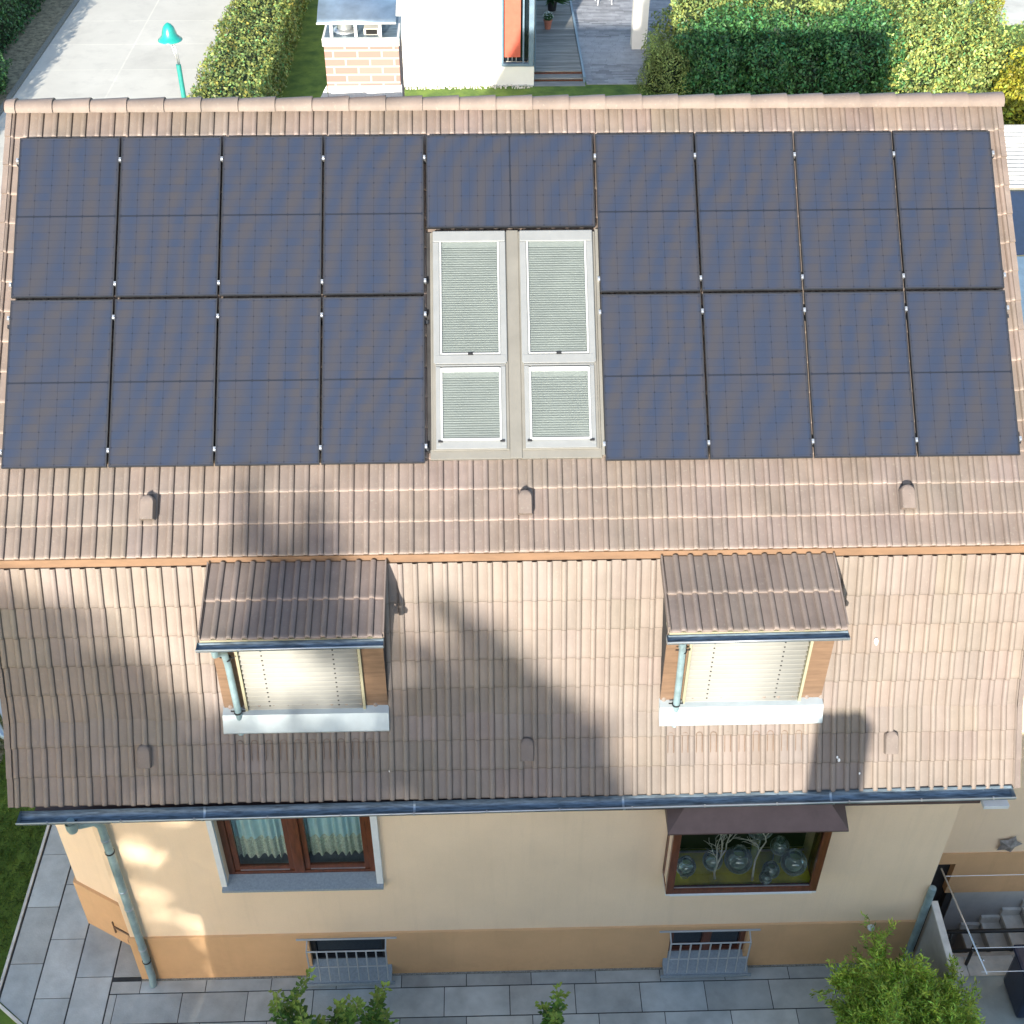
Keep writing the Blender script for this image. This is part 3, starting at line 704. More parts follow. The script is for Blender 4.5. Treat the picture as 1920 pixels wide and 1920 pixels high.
# ------------------------------------------------------------------ roof windows
def T_roof(): return Matrix(((1, 0, 0, 0), (0, ca, -sa_, 0), (0, sa_, ca, 0), (0, 0, 0, 1)))   # local x, y up-slope, z normal
TR = T_roof()
def rbox(mb, x0, x1, s0, s1, h0, h1): return mb.box(x0, x1, -s1, -s0, h0, h1, T=TR)
def roofwin(x0, x1):
    o = MB(); rbox(o, x0, x1, 1.075, 3.415, -.09, -.022); w_ = o.build('roof_window', 'flash', house, bevel=.006)
    fl = MB(); rbox(fl, x0-.03, x1+.03, 3.40, 3.50, -.10, -.045); rbox(fl, x0-.02, x0, 1.08, 3.41, -.1, -.035); rbox(fl, x1, x1+.02, 1.08, 3.41, -.1, -.035); fl.build('flashing', 'flash', w_, bevel=.004)
    hd = MB(); rbox(hd, x0+.01, x1-.01, 1.08, 1.20, -.03, .012); hd.build('head_cover', 'alu2', w_, bevel=.01)
    sd_ = MB(); rbox(sd_, x0+.01, x0+.075, 1.20, 2.50, -.03, .006); rbox(sd_, x1-.075, x1-.01, 1.20, 2.50, -.03, .006); rbox(sd_, x0+.02, x1-.02, 2.42, 2.515, -.03, .008)
    sd_.build('upper_sash', 'alu2', w_, bevel=.006)
    ge = MB()
    for (a, c, sA, sB) in ((x0+.078, x0+.096, 1.20, 2.415), (x1-.096, x1-.078, 1.20, 2.415), (x0+.096, x1-.096, 2.40, 2.415), (x0+.078, x0+.098, 2.56, 3.32), (x1-.098, x1-.078, 2.56, 3.32), (x0+.098, x1-.098, 2.555, 2.60), (x0+.098, x1-.098, 3.295, 3.32)):
        rbox(ge, a, c, sA, sB, -.028, .010)
    ge.build('glazing_rail', 'alu_white', w_)
    l2 = MB(); rbox(l2, x0+.03, x0+.078, 2.54, 3.36, -.03, -.004); rbox(l2, x1-.078, x1-.03, 2.54, 3.36, -.03, -.004); rbox(l2, x0+.03, x1-.03, 3.32, 3.40, -.03, -.006); rbox(l2, x0+.03, x1-.03, 2.519, 2.532, -.03, -.012)
    l2.build('lower_frame', 'alu2', w_, bevel=.004)
    h = MB(); rbox(h, (x0+x1)/2-.025, (x0+x1)/2+.025, 2.40, 2.425, .008, .02); rbox(h, x0+.05, x0+.095, 3.315, 3.335, -.005, .012); rbox(h, x1-.095, x1-.05, 3.315, 3.335, -.005, .012); h.build('handle', 'black', w_)
    gp = MB(); rbox(gp, x0+.09, x1-.09, 1.20, 2.41, -.005, -.001); rbox(gp, x0+.09, x1-.09, 2.59, 3.30, -.005, -.001); gp.build('pane', 'glasssky', w_)
    bl = MB()
    for (sA, sB) in ((1.20, 2.40), (2.60, 3.295)):
        s = sA+.02
        rbox(bl, x0+.1, x1-.1, sA, sA+.05, -.02, -.010)
        while s < sB-.02:
            vs = []
            for xx in (x0+.10, x1-.10):
                for t in np.linspace(-1, 1, 4): vs.append(TR @ Vector((xx, -(s+.0132*t), -.014+.004*(1-t*t)+.0035*t)))
            bl.add(vs, [(i, i+1, 4+i+1, 4+i) for i in range(3)]); s += .025
    bl.build('blind', 'blindgrey', w_)
roofwin(-.825, -.055); roofwin(.075, .85)
MB().box(-.05, .07, -3.50, -1.06, -.085, -.03, T=TR).build('centre_flashing', 'flash', house, bevel=.005)
b = MB(); rbox(b, -.885, -.845, 1.06, 3.42, -.11, -.08); rbox(b, .87, .905, 1.06, 3.42, -.10, -.05); b.split('side_flashing', 'darkwall', house)
b = MB(); rbox(b, .872, .903, 1.06, 3.48, -.05, -.02); b.build('side_flashing', 'flash', house)

# ------------------------------------------------------------------ chimney
cx0, cx1, cy0, cy1 = -1.97, -1.17, .88, 1.55
ch = MB(); ch.box(cx0, cx1, cy0, cy1, -.9, .70); chim = ch.build('chimney', 'brick', house)
c = MB(); c.box(cx0-.015, cx1+.01, cy0-.012, cy1+.01, .62, .705); 
c.build('chimney_crown', 'stucco', chim, bevel=.006)
c = MB(); c.box(cx0+.01, cx1-.02, cy0+.01, cy1-.02, .706, .712); c.build('crown_tray', 'zincdark', chim)
c = MB(); c.box(cx0+.005, cx1+.012, cy0-.016, cy0+.05, -.5, .185); c.prism([(cy0-.01, -.35), (cy0-.01, .10), (cy1, -.3), (cy1, -.7)], cx0-.022, cx0, 'yz')
c.add([(cx0-.005, cy0-.02, .20), (cx0-.16, cy0-.02, -.06), (cx0-.16, cy0-.25, -.1), (cx0-.005, cy0-.02, -.1)], [(0, 1, 2, 3)])
c.build('base_flashing', 'stucco', chim)
c = MB()
for (xx, yy) in ((cx0+.09, cy0+.02), (cx0+.35, cy0+.02), (cx0+.61, cy0+.02), (cx0+.09, cy1-.06), (cx0+.61, cy1-.06)): c.box(xx-.015, xx+.015, yy, yy+.03, .70, .90)
c.build('cap_support', 'white', chim)
cap = MB(); N = 14; vs = []
for xx in (cx0-.04, cx1-.01):
    for k in range(N+1):
        t = k/N; yy = cy0-.10+(cy1-cy0+.20)*t; vs.append((xx, yy, .895+.13*math.sin(math.pi*t)))
cap.add(vs, [(k, k+1, N+2+k, N+1+k) for k in range(N)])
o = cap.build('chimney_cap', 'zinc', chim, smooth=True); md = o.modifiers.new('s', 'SOLIDIFY'); md.thickness = .012
c = MB(); c.tube([(cx0-.045, cy0-.10, .895), (cx1-.008, cy0-.10, .895)], .011, 8); c.build('cap_rim', 'white', chim, smooth=True)
c = MB(); c.tube([(cx0+.22, cy0+.22, .70), (cx0+.22, cy0+.22, .98)], .085, 18); c.build('flue', 'alu', chim, smooth='auto')
c = MB(); c.lathe([(.13, 0), (.125, .02), (.09, .03)], (cx0+.22, cy0+.22, .712), 20); c.build('flue_collar', 'alu', chim, smooth=True)
c = MB(); c.box(cx0+.43, cx0+.60, cy0+.07, cy0+.35, .712, .78); c.build('flue_pot', 'coping', chim, bevel=.01)
c = MB(); c.box(cx0+.455, cx0+.575, cy0+.064, cy0+.0705, .722, .772); c.build('flue_opening', 'dark', chim)

# ------------------------------------------------------------------ solar panels
PW, PL = 1.038, 1.755
def make_panel():
    root = thing('solar_panel', '', 'solar panel', (0, 0, 0), 'black solar panels on the roof')
    f = MB(); t = .012
    for q in ((-PW/2, -PW/2+t, -PL/2, PL/2), (PW/2-t, PW/2, -PL/2, PL/2), (-PW/2+t, PW/2-t, -PL/2, -PL/2+t), (-PW/2+t, PW/2-t, PL/2-t, PL/2)): f.box(q[0], q[1], q[2], q[3], -.035, .0)
    f.build('frame', 'frame_black', root)
    MB().box(-PW/2+t, PW/2-t, -PL/2+t, PL/2-t, -.030, -.0025).build('cell_surface', 'cell', root)
    return root
def clampmesh():
    b = MB(); b.box(-.012, .012, -.022, .022, -.05, .006); b.box(-.008, .008, -.008, .008, .006, .014)
    return b
proto = make_panel()
_cl = clampmesh().build('mounting_clamp', 'alu', proto); clamp_me = _cl.data; bpy.data.objects.remove(_cl)
_rl = MB(); _rl.box(-.56, .56, -.018, .018, -.095, -.055); _o = _rl.build('mounting_rail', 'frame_black', proto); rail_me = _o.data; bpy.data.objects.remove(_o)
ordn = ['first', 'second', 'third', 'fourth']
def put_panel(x, s, label, rot, first=[True], cl=(), edge=()):
    if first[0]: r_ = proto; first[0] = False
    else:
        r_ = proto.copy(); COL.objects.link(r_)
        for chd in list(proto.children):
            if chd.name.split('.')[0] in ('frame', 'cell_surface'):
                c_ = chd.copy(); COL.objects.link(c_); c_.parent = r_
    y, z = -s*ca, -s*sa_
    mt = Matrix.Translation((x, y, z)) @ Matrix.Rotation(R(39.05), 4, 'X') @ (Matrix.Rotation(R(90), 4, 'Z') if rot else Matrix.Identity(4))
    r_.matrix_world = mt; r_['label'] = label; r_['wl'] = [x, y, z]
    for (lx, ly) in cl:
        c_ = bpy.data.objects.new('mounting_clamp', clamp_me); COL.objects.link(c_); c_.parent = r_; c_.location = (lx, ly, 0)
        if rot: c_.rotation_euler = (0, 0, R(90))
    if not rot:
        for ly in (PL/2-.26, -PL/2+.15):
            c_ = bpy.data.objects.new('mounting_rail', rail_me); COL.objects.link(c_); c_.parent = r_; c_.location = (0, ly, 0)
for row in (0, 1):
    sc = PL/2 if row == 0 else 1.785+PL/2
    rn = 'upper' if row == 0 else 'lower'
    cly = (PL/2-.25, -PL/2+.14) if row == 0 else (PL/2-.19, -PL/2+.17)
    for k in range(4):
        xc = -.8975-.02-1.058*k-PW/2+.01
        gp = PW/2+.010
        cl = [(-gp if k < 3 else -gp-.004, q) for q in cly] + ([(gp, q) for q in cly] if k == 0 else [])
        where = ['beside the roof windows', 'second from the roof windows', 'third from the roof windows', 'at the left verge'][k]
        put_panel(xc, sc, f'black solar panel, {rn} row, left half, {where}', False, cl=cl)
    for k in range(4):
        xc = .8975+.02+1.058*k+PW/2-.01
        gp = PW/2+.010
        cl = [(gp if k < 3 else gp+.004, q) for q in cly] + ([(-gp, q) for q in cly] if k == 0 else [])
        where = ['beside the roof windows', 'second from the roof windows', 'third from the roof windows', 'at the right verge'][k]
        put_panel(xc, sc, f'black solar panel, {rn} row, right half, {where}', False, cl=cl)
put_panel(0.0, PW/2, 'black solar panel laid sideways above the two roof windows', True)

# ------------------------------------------------------------------ annex on the right with the basement stair
AY = -3.5
b = MB(); b.quad((4.86, AY, -8.0), (9.5, AY, -8.0), (9.5, AY, -4.9), (4.86, AY, -4.9)); b.quad((4.86, AY, -4.9), (9.5, AY, -4.9), (9.5, -3.1, -4.9), (4.86, -3.1, -4.9))
b.build('annex_wall', 'wall', house)
b = MB(); b.box(5.62, 9.5, AY-.02, AY+.1, -8.86, -8.0); b.box(4.86, 5.62, AY-.02, AY+.1, -8.22, -8.0); b.build('annex_plinth', 'plinth', house)
b = MB(); b.box(5.75, 9.5, AY-.019, AY+.1, -10.35, -8.861); b.build('pit_wall', 'pitwall', house)
d_ = MB(); d_.box(4.86, 5.74, AY+.15, AY+.2, -10.3, -8.15); dd = d_.build('basement_door', 'dark', house)
d_ = MB(); d_.box(5.66, 5.745, AY-.005, AY+.14, -10.3, -8.22); d_.box(5.42, 5.66, AY+.08, AY+.10, -10.3, -8.22); d_.split('door_leaf', 'darkwall', dd)
star = MB(); pts = []
for k in range(10):
    a = math.pi/2+k*math.pi/5; rd = .17 if k % 2 == 0 else .105; pts.append((rd*math.cos(a), rd*math.sin(a)*1.05))
vs = [(x, 0, z) for x, z in pts]+[(0, -.05, 0), (0, .02, 0)]
star.add(vs, [(i, (i+1) % 10, 10) for i in range(10)]+[((i+1) % 10, i, 11) for i in range(10)])
o = star.build('star_ornament', 'star', None); o.location = (6.19, AY-.035, -7.80); o.rotation_euler = (0, R(14), 0); tagp(o, 'weathered grey metal star hanging on the cream annex wall', 'star ornament')
st = thing('basement_stair', 'pale concrete stair in a pit descending leftwards to the dark basement door', 'stairs', (6.2, -3.9, G))
for k in range(6):
    xk = 6.03+.235*k; zt = -9.70+.17*k
    if zt > G-.02: break
    s_ = MB(); s_.box(xk, xk+.26, -4.33, AY-.02, zt-.6, zt-.05); s_.build('riser', 'pitwall', st)
    s_ = MB(); s_.box(xk-.01, xk+.245, -4.33, AY-.02, zt-.05, zt); s_.build('tread', 'coping', st, bevel=.004)
    s_ = MB(); s_.box(xk-.03, xk+.22, AY-.06, AY-.021, zt, zt+.13); s_.build('string', 'coping', st)
s_ = MB(); s_.box(4.9, 6.03, -4.33, AY, -10.45, -10.30); s_.build('landing_floor', 'pitwall', st)
s_ = MB(); s_.box(4.9, 9, -4.40, -4.335, -10.4, G-.01); s_.build('retaining_wall', 'pitwall', st)
gr = thing('guard_rail', 'dark metal guard rail along the edge of the basement stair pit', 'railing', (6.5, -4.38, G))
b = MB(); b.tube([(5.1, -4.38, -8.37), (8.5, -4.38, -8.37)], .026, 8); b.build('top_rail', 'black', gr, smooth=True)
b = MB(); b.tube([(5.1, -4.38, -8.80), (8.5, -4.38, -8.80)], .022, 8); b.build('bottom_rail', 'black', gr, smooth=True)
for xx in (5.36, 7.4): MB().tube([(xx, -4.38, G), (xx, -4.38, -8.37)], .018, 8).build('post', 'black', gr, smooth=True)
# privacy screen
ps = thing('privacy_screen', 'thin grey screen wall with pale cap running out from the right house corner', 'screen wall', (4.95, -4.9, G))
b = MB(); b.prism([(-4.44, G), (-4.44, -7.62), (-5.25, -7.70), (-5.25, G)], 4.93, 4.97, 'yz'); b.build('panel', 'pitwall', ps)
b = MB(); b.prism([(-4.44, -7.62), (-4.44, -7.59), (-5.26, -7.67), (-5.26, -7.70)], 4.905, 4.985, 'yz'); b.build('cap', 'coping', ps)
b = MB(); b.tube([(4.85, -4.47, G), (4.85, -4.47, -7.30)], .045, 12); b.lathe([(.045, 0), (.04, .03), (.001, .04)], (4.85, -4.47, -7.30), 12)
o = b.build('corner_pipe', 'pipe', ps, smooth='auto')
# clothes line
cl = thing('clothes_line', 'thin metal clothes line frame in front of the basement stair', 'clothes line', (5.62, -4.5, G))
b = MB(); b.tube([(4.93, -4.36, -7.05), (5.0, -5.75, -6.95)], .010, 6); b.build('arm', 'alu', cl, smooth=True)
b = MB(); b.tube([(5.62, -4.50, G), (5.62, -4.50, -8.47)], .022, 8); b.build('post', 'black', cl, smooth=True)
b = MB(); b.tube([(5.62, -4.50, -8.60), (5.02, -5.58, -6.96)], .008, 6); b.build('stay', 'alu', cl)
for (y, z) in ((-4.47, -7.04), (-5.42, -6.98), (-5.72, -6.95)):
    MB().tube([(4.95, y, z), (8.5, y, z)], .004, 5).build('line', 'white', cl)
# wheelie bin
wb_ = thing('wheelie_bin', 'dark navy plastic bin with ribbed lid at the lower right', 'bin', (6.28, -4.99, G))
b = MB(); 
for q in ((5.98, 6.62, -5.26, -4.74, G+.05, G+.70),): b.box(*q)
b.build('bin_body', 'navy', wb_, bevel=.05)
b = MB(); b.box(5.95, 6.65, -5.30, -4.70, G+.70, G+.77); b.build('lid', 'navy', wb_, bevel=.035)
b = MB()
for xx in (6.06, 6.20, 6.34): b.box(xx, xx+.07, -5.24, -4.78, G+.768, G+.80)
b.build('lid_rib', 'navy', wb_, bevel=.012)
b = MB(); b.tube([(5.98, -4.685, G+.72), (6.62, -4.685, G+.72)], .018, 8); b.build('handle', 'navy', wb_, smooth=True)
# things seen past the right verge
o = thing('shed', 'white corrugated shed roof seen past the right verge of the house', 'shed', (12, 13.5, G))
b = MB(); N = 120; vs = []
for i in range(N+1):
    y = 10.9+3.1*i/N; 
    for x in (9.6, 14.5): vs.append((x, y, -6.0+.045*math.sin(i*2*math.pi/7.5)))
b.add(vs, [(2*i, 2*i+1, 2*i+3, 2*i+2) for i in range(N)]); b.build('corrugated_roof', 'coping', o, smooth=True)
MB().box(9.7, 14.4, 11.0, 13.9, G, -6.08).build('wall', 'coping', o)
o = thing('patio_awning', 'dark navy awning seen past the right verge of the house', 'awning', (10.5, 9, G))
b = MB(); b.prism([(8.35, -6.12), (10.8, -6.06), (10.8, -6.02), (8.35, -6.08)], 9.0, 14, 'yz'); b.build('canopy', 'navy', o)
b = MB(); b.prism([(5.6, -6.32), (8.3, -6.16), (8.3, -6.12), (5.6, -6.28)], 8.6, 14, 'yz'); b.build('lower_canopy', 'bluegrey', o)
for (x, y) in ((9.2, 8.3), (9.0, 5.7), (9.3, 10.7)): MB().box(x, x+.1, y, y+.1, G, -6.3).build('post', 'black', o)

# ------------------------------------------------------------------ ground
def sheet(name, m, poly, z): 
    o = MB().add([(x, y, z) for x, y in poly], [tuple(range(len(poly)))]).build(name, m); return struct(o)
big = MB(); hole = (4.9, 9.0, -4.335, -3.4)
xs_ = [-300, 4.9, 9.0, 300]; ys_ = [-300, -4.335, -3.4, 400]
for i in range(3):
    for j in range(3):
        if i == 1 and j == 1: continue
        big.quad((xs_[i], ys_[j], G-.02), (xs_[i+1], ys_[j], G-.02), (xs_[i+1], ys_[j+1], G-.02), (xs_[i], ys_[j+1], G-.02))
struct(big.build('lawn', 'grass'))
# paving : real slabs, mitred at the corner
sheet('paving_bed', 'joint', [(-6.32, 6), (-6.32, -4.66), (-5.55, -5.25), (-5.0, -6.6), (4.9, -6.6), (4.9, -4.40), (-4.6, -4.40), (-4.6, 6)], G-.008)
sl = MB(); tn = []
def clip(poly, a, b_, c):       # keep a*x+b*y<=c
    out = []
    for i in range(len(poly)):
        p, q = poly[i], poly[(i+1) % len(poly)]; dp, dq = a*p[0]+b_*p[1]-c, a*q[0]+b_*q[1]-c
        if dp <= 0: out.append(p)
        if dp*dq < 0: t = dp/(dp-dq); out.append((p[0]+(q[0]-p[0])*t, p[1]+(q[1]-p[1])*t))
    return out
def slab(x0, x1, y0, y1, clips):
    p = [(x0, y0), (x1, y0), (x1, y1), (x0, y1)]
    for c in clips:
        p = clip(p, *c)
        if len(p) < 3: return
    n0 = len(sl.f); z = G+random.gauss(0, .0012); sl.prism(p, G-.03, z); t = 1+random.gauss(0, .10); g_ = random.gauss(0, .02)
    tn.extend([(t*(1-g_), t, t*(1+g_))]*(len(sl.f)-n0))
g = .005
xm = -4.98
for i, (ya, yb) in enumerate([(-4.63, -4.47), (-5.02, -4.64), (-5.42, -5.03), (-5.82, -5.43), (-6.22, -5.83), (-6.6, -6.23)]):
    off = [-.62, -.89, -.62, -.89, -.62, -.89][i]
    x = off-.8*8
    while x < 4.9:
        slab(max(x, xm)+g, min(x+.8, 4.9)-g, ya+.003, yb-.003, []) if x+.8 > xm+.05 and x < 4.88 else None
        x += .8
offs = [0, .33, .60, .1]
for i, (xa, xb) in enumerate([(-6.30, -5.89), (-5.88, -5.45), (-5.44, -4.99)]):
    y = -6.6+offs[i]
    while y < 6: slab(xa+g, xb-g, y+g, y+.8-g, [(-.62, -.78, 7.56)]); y += .8
y = -4.41
while y < 6: slab(-4.98+g, -4.62, y+g, y+.8-g, []); y += .8
struct(sl.build('paving', 'slab', tint=tn))
ks = MB(); ks.box(-6.36, -6.325, -4.66, 6, G-.1, G+.01); 
e0, e1 = Vector((-6.36, -4.66, 0)), Vector((-4.9, -5.80, 0)); d = (e1-e0).normalized(); n = Vector((d.y, -d.x, 0))*.035
ks.add([(p.x, p.y, z) for z in (G-.1, G+.01) for p in (e0, e1, e1+n, e0+n)], [(4, 5, 6, 7), (0, 1, 5, 4), (2, 3, 7, 6), (1, 2, 6, 5), (3, 0, 4, 7)])
struct(ks.build('kerb', 'coping'))
struct(MB().box(-4.62, 4.86, -4.468, PY+.0, G-.03, G+.006).build('gravel_strip', 'strip'))
cp = MB(); tn2 = []
for k in range(6):
    x0_ = 5.0+.62*k; cp.box(x0_+.004, x0_+.616, -4.66, -4.395, G-.03, G+.012)
struct(cp.build('pit_coping', 'coping'))
sheet('yard', 'slab', [(4.9, -7.5), (9.5, -7.5), (9.5, -4.66), (4.9, -4.66)], G-.004)
bpy.data.objects['yard'].data.attributes.new('tint', 'FLOAT_COLOR', 'FACE').data[0].color = (.8, .85, .85, 1)

# road and its edge
def roadmat():
    m_ = mat('concrete_road', (.66, .635, .56), .9, .06, .5, bump=.2, detail=8); T = NT(m_); p = m_.node_tree.nodes['Principled BSDF']; src = p.inputs['Base Color'].links[0].from_socket
    geo = T.n('NewGeometry').outputs['Position']; v = T.n('Mapping', {0: geo, 1: (1.1, .7, 0)}).outputs[0]
    br = T.n('TexBrick', {'Vector': geo, 'Color1': (.86, .86, .86, 1), 'Color2': (1, 1, 1, 1), 'Mortar': (1.12, 1.12, 1.1, 1), 'Scale': 1.0, 'Mortar Size': .035, 'Mortar Smooth': .6, 'Brick Width': 2.75, 'Row Height': 2.1}, offset=.0).outputs[0]
    c = T.mix(.75, src, br, 'MULTIPLY')
    n = T.n('TexNoise', {'Vector': geo, 'Scale': 1.1, 'Detail': 7.0, 'Roughness': .75}).outputs[0]
    c = T.mix(T.n('MapRange', {0: n, 1: .52, 2: .66, 3: 0.0, 4: .30}).outputs[0], c, (.42, .40, .36))
    T.t.links.new(c, p.inputs['Base Color']); return m_
M['road'] = roadmat()
sheet('road', 'road', [(-13.65, -10), (-8.2, -10), (-8.2, 120), (-13.65, 120)], G-.004)
ed = MB(); ed.box(-13.80, -13.66, -10, 120, G-.05, G+.05); struct(ed.build('kerb', 'strip'))
sheet('verge_left', 'soil', [(-15.2, -10), (-13.8, -10), (-13.8, 120), (-15.2, 120)], G-.012)
sheet('verge_right', 'soil', [(-8.2, -10), (-7.3, -10), (-7.3, 120), (-8.2, 120)], G-.010)
sheet('driveway', 'concrete', [(-8.2, 5), (-8.2, 18), (-5.6, 18), (-5.6, 5)], G-.0065)

# ------------------------------------------------------------------ foliage
def leaves(name, m, parent, pts, nrm, size, seed=0, jitter=.7, aspect=.55, tlo=.55, thi=1.45, hue=.12, fold=True):
    rg = np.random.default_rng(seed); n = len(pts)
    nn = nrm+rg.normal(size=(n, 3))*jitter; nn /= np.linalg.norm(nn, axis=1)[:, None]+1e-9
    a = np.cross(nn, rg.normal(size=(n, 3))); a /= np.linalg.norm(a, axis=1)[:, None]+1e-9; b = np.cross(nn, a)
    L = size*rg.uniform(.6, 1.35, n)[:, None]; W = L*aspect
    v = np.empty((n, 4, 3)); v[:, 0] = pts-a*L*.5; v[:, 1] = pts+b*W*.5+nn*L*.08; v[:, 2] = pts+a*L*.5; v[:, 3] = pts-b*W*.5+nn*L*.08
    off = np.array(parent['wl']) if parent is not None else np.zeros(3)
    me = bpy.data.meshes.new(name); me.vertices.add(4*n); me.vertices.foreach_set('co', (v.reshape(-1, 3)-off).ravel().astype(np.float32))
    me.loops.add(4*n); me.loops.foreach_set('vertex_index', np.arange(4*n, dtype=np.int32)); me.polygons.add(n)
    me.polygons.foreach_set('loop_start', np.arange(0, 4*n, 4, dtype=np.int32)); me.update(calc_edges=True)
    me.materials.append(M[m])
    t = rg.uniform(tlo, thi, n); h = rg.normal(size=n)*hue
    c = np.stack([t*(1+h), t, t*(1-h*.6), np.ones(n)], 1).clip(.05, 3)
    at = me.attributes.new('tint', 'FLOAT_COLOR', 'FACE'); at.data.foreach_set('color', c.astype(np.float32).ravel())
    o = bpy.data.objects.new(name, me); COL.objects.link(o)
    if parent is not None: o.parent = parent; o['wl'] = parent['wl']
    return o
def lump(p, seed, sc=1.0):
    """cheap smooth noise"""
    r = np.random.default_rng(seed); o = np.zeros(len(p))
    for k in range(7):
        f = r.normal(size=3)*sc*(1+k*.55); o += np.sin(p@f+r.uniform(0, 6.28))/(1+k*.5)
    return o/3
def hedge(name, label, cat, x0, x1, y0, y1, h, m, n, size, seed, amp=.12, group=None, thi=1.45, tlo=.55, hue=.12, topm=None, sides='lrfbt'):
    root = thing(name, label, cat, ((x0+x1)/2, (y0+y1)/2, G), group); rg = np.random.default_rng(seed)
    lx, ly = x1-x0, y1-y0
    area = {'t': lx*ly, 'f': lx*h, 'b': lx*h, 'l': ly*h, 'r': ly*h}; tot = sum(area[s] for s in sides); P = []; Nn = []
    for s in sides:
        k = int(n*area[s]/tot); u, v = rg.uniform(size=(2, k))
        z = G+h*v
        if s == 't': p = np.stack([x0+lx*u, y0+ly*v, np.full(k, G+h)], 1); q = (0, 0, 1)
        if s == 'f': p = np.stack([x0+lx*u, np.full(k, y0), z], 1); q = (0, -1, .2)
        if s == 'b': p = np.stack([x0+lx*u, np.full(k, y1), z], 1); q = (0, 1, .2)
        if s == 'l': p = np.stack([np.full(k, x0), y0+ly*u, z], 1); q = (-1, 0, .2)
        if s == 'r': p = np.stack([np.full(k, x1), y0+ly*u, z], 1); q = (1, 0, .2)
        q = np.tile(np.array(q, float), (k, 1)); P.append(p); Nn.append(q)
    P = np.concatenate(P); Nn = np.concatenate(Nn)
    P = P+Nn*(lump(P, seed, 1.6)[:, None]*amp+rg.uniform(-.22, .06, len(P))[:, None])
    P[:, 2] = np.maximum(P[:, 2], G+.02)
    leaves('foliage', m, root, P, Nn, size, seed, tlo=tlo, thi=thi, hue=hue)
    e = .17+amp*.5
    MB().box(x0+e, x1-e, y0+e, y1-e, G, G+h-e).build('inner_core', 'core', root)  # solid dark core added to block the view through the leaves
    return root
def bush(name, label, cat, c, r, m, n, size, seed, group=None, amp=.60, sc=3.4, squash=1.0, tlo=.35, thi=1.6, hue=.12, core=True, aspect=.5, depth=.5, jitter=.9):
    root = thing(name, label, cat, (c[0], c[1], G), group); rg = np.random.default_rng(seed)
    d = rg.normal(size=(n, 3)); d /= np.linalg.norm(d, axis=1)[:, None]
    rad = 1+lump(d*1.0, seed, sc)*amp; rad = rad*(1-depth*rg.uniform(size=n)**2.0)
    rr_ = np.array(r); P = np.array(c)+d*rr_*rad[:, None]; keep = P[:, 2] > G+.03
    P = P[keep]; d = d[keep]
    leaves('foliage', m, root, P, d, size, seed, tlo=tlo, thi=thi, hue=hue, aspect=aspect, jitter=jitter)
    if core:  # dark filler body added inside the leaf shell, not modelled branches
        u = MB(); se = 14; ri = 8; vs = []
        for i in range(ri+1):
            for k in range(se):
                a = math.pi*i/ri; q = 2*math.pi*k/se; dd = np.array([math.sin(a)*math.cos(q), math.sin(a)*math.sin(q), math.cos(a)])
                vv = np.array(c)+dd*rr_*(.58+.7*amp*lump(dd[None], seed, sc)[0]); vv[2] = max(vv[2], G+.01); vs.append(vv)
        u.add(vs, [(i*se+k, (i+1)*se+k, (i+1)*se+(k+1) % se, i*se+(k+1) % se) for i in range(ri) for k in range(se)]); u.build('inner_core', 'core', root, smooth=True)
    return root
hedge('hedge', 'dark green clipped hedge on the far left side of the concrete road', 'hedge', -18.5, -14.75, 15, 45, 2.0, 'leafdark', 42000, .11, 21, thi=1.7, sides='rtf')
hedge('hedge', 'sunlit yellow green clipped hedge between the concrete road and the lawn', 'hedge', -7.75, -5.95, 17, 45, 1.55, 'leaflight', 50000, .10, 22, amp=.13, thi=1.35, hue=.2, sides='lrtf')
# back bushes
bush('shrub', 'round olive green conifer shrub beside the tiled terrace', 'shrub', (5.12, 23.6, G+.5), (.78, .85, 1.25), 'leaflight', 10000, .09, 31, tlo=.6, thi=1.7, hue=.05, aspect=.3)
for i, (x, y, rx, rz, t, lb) in enumerate(((6.5, 23.7, 1.25, 1.6, 1.0, 'dark green leafy bush next to the olive green conifer shrub'), (8.5, 23.7, 1.6, 1.75, .95, 'wide dark green leafy bush in the middle of the back planting'), (10.6, 23.8, 1.45, 1.75, 1.0, 'dark green leafy bush meeting the pale sunlit bushes'))):
    bush('bush', lb, 'bush', (x, y, G+.35), (rx, 1.5, rz), 'leafdark', 21000, .11, 40+i, group='bushes behind the ridge', thi=2.2, tlo=.3, hue=.2)
for i, (x, y, rx, rz, lb) in enumerate(((6.6, 26.9, 1.3, 1.75, 'pale green bush behind the dark one nearest the terrace'), (9.0, 27.2, 1.7, 1.8, 'pale green sunlit bush behind the wide dark bush'), (11.6, 27.0, 1.6, 1.8, 'pale green sunlit bush at the back beside the flowering ones'))):
    bush('bush', lb, 'bush', (x, y, G+.5), (rx, 1.4, rz), 'leaflight', 12000, .11, 50+i, group='bushes behind the ridge', thi=1.5, tlo=.7)
for i, (x, y, rx, rz, lb) in enumerate(((12.6, 23.6, 1.45, 1.7, 'bright yellow green flowering bush right of the dark bushes'), (14.4, 23.5, 1.35, 1.6, 'bright yellow green flowering bush at the right end of the planting'), (14.0, 26.6, 1.3, 1.7, 'bright yellow green bush behind the flowering one at the right'))):
    bush('bush', lb, 'bush', (x, y, G+.35), (rx, 1.3, rz), 'leaflight', 16000, .11, 60+i, group='bushes behind the ridge', thi=2.0, tlo=.45, hue=.2)
bush('conifer', 'bright yellow green columnar conifer at the top right', 'conifer', (16.1, 28.3, G+.9), (.45, .45, 1.5), 'leafgold', 5000, .08, 71, tlo=.6, thi=1.1, amp=.08)
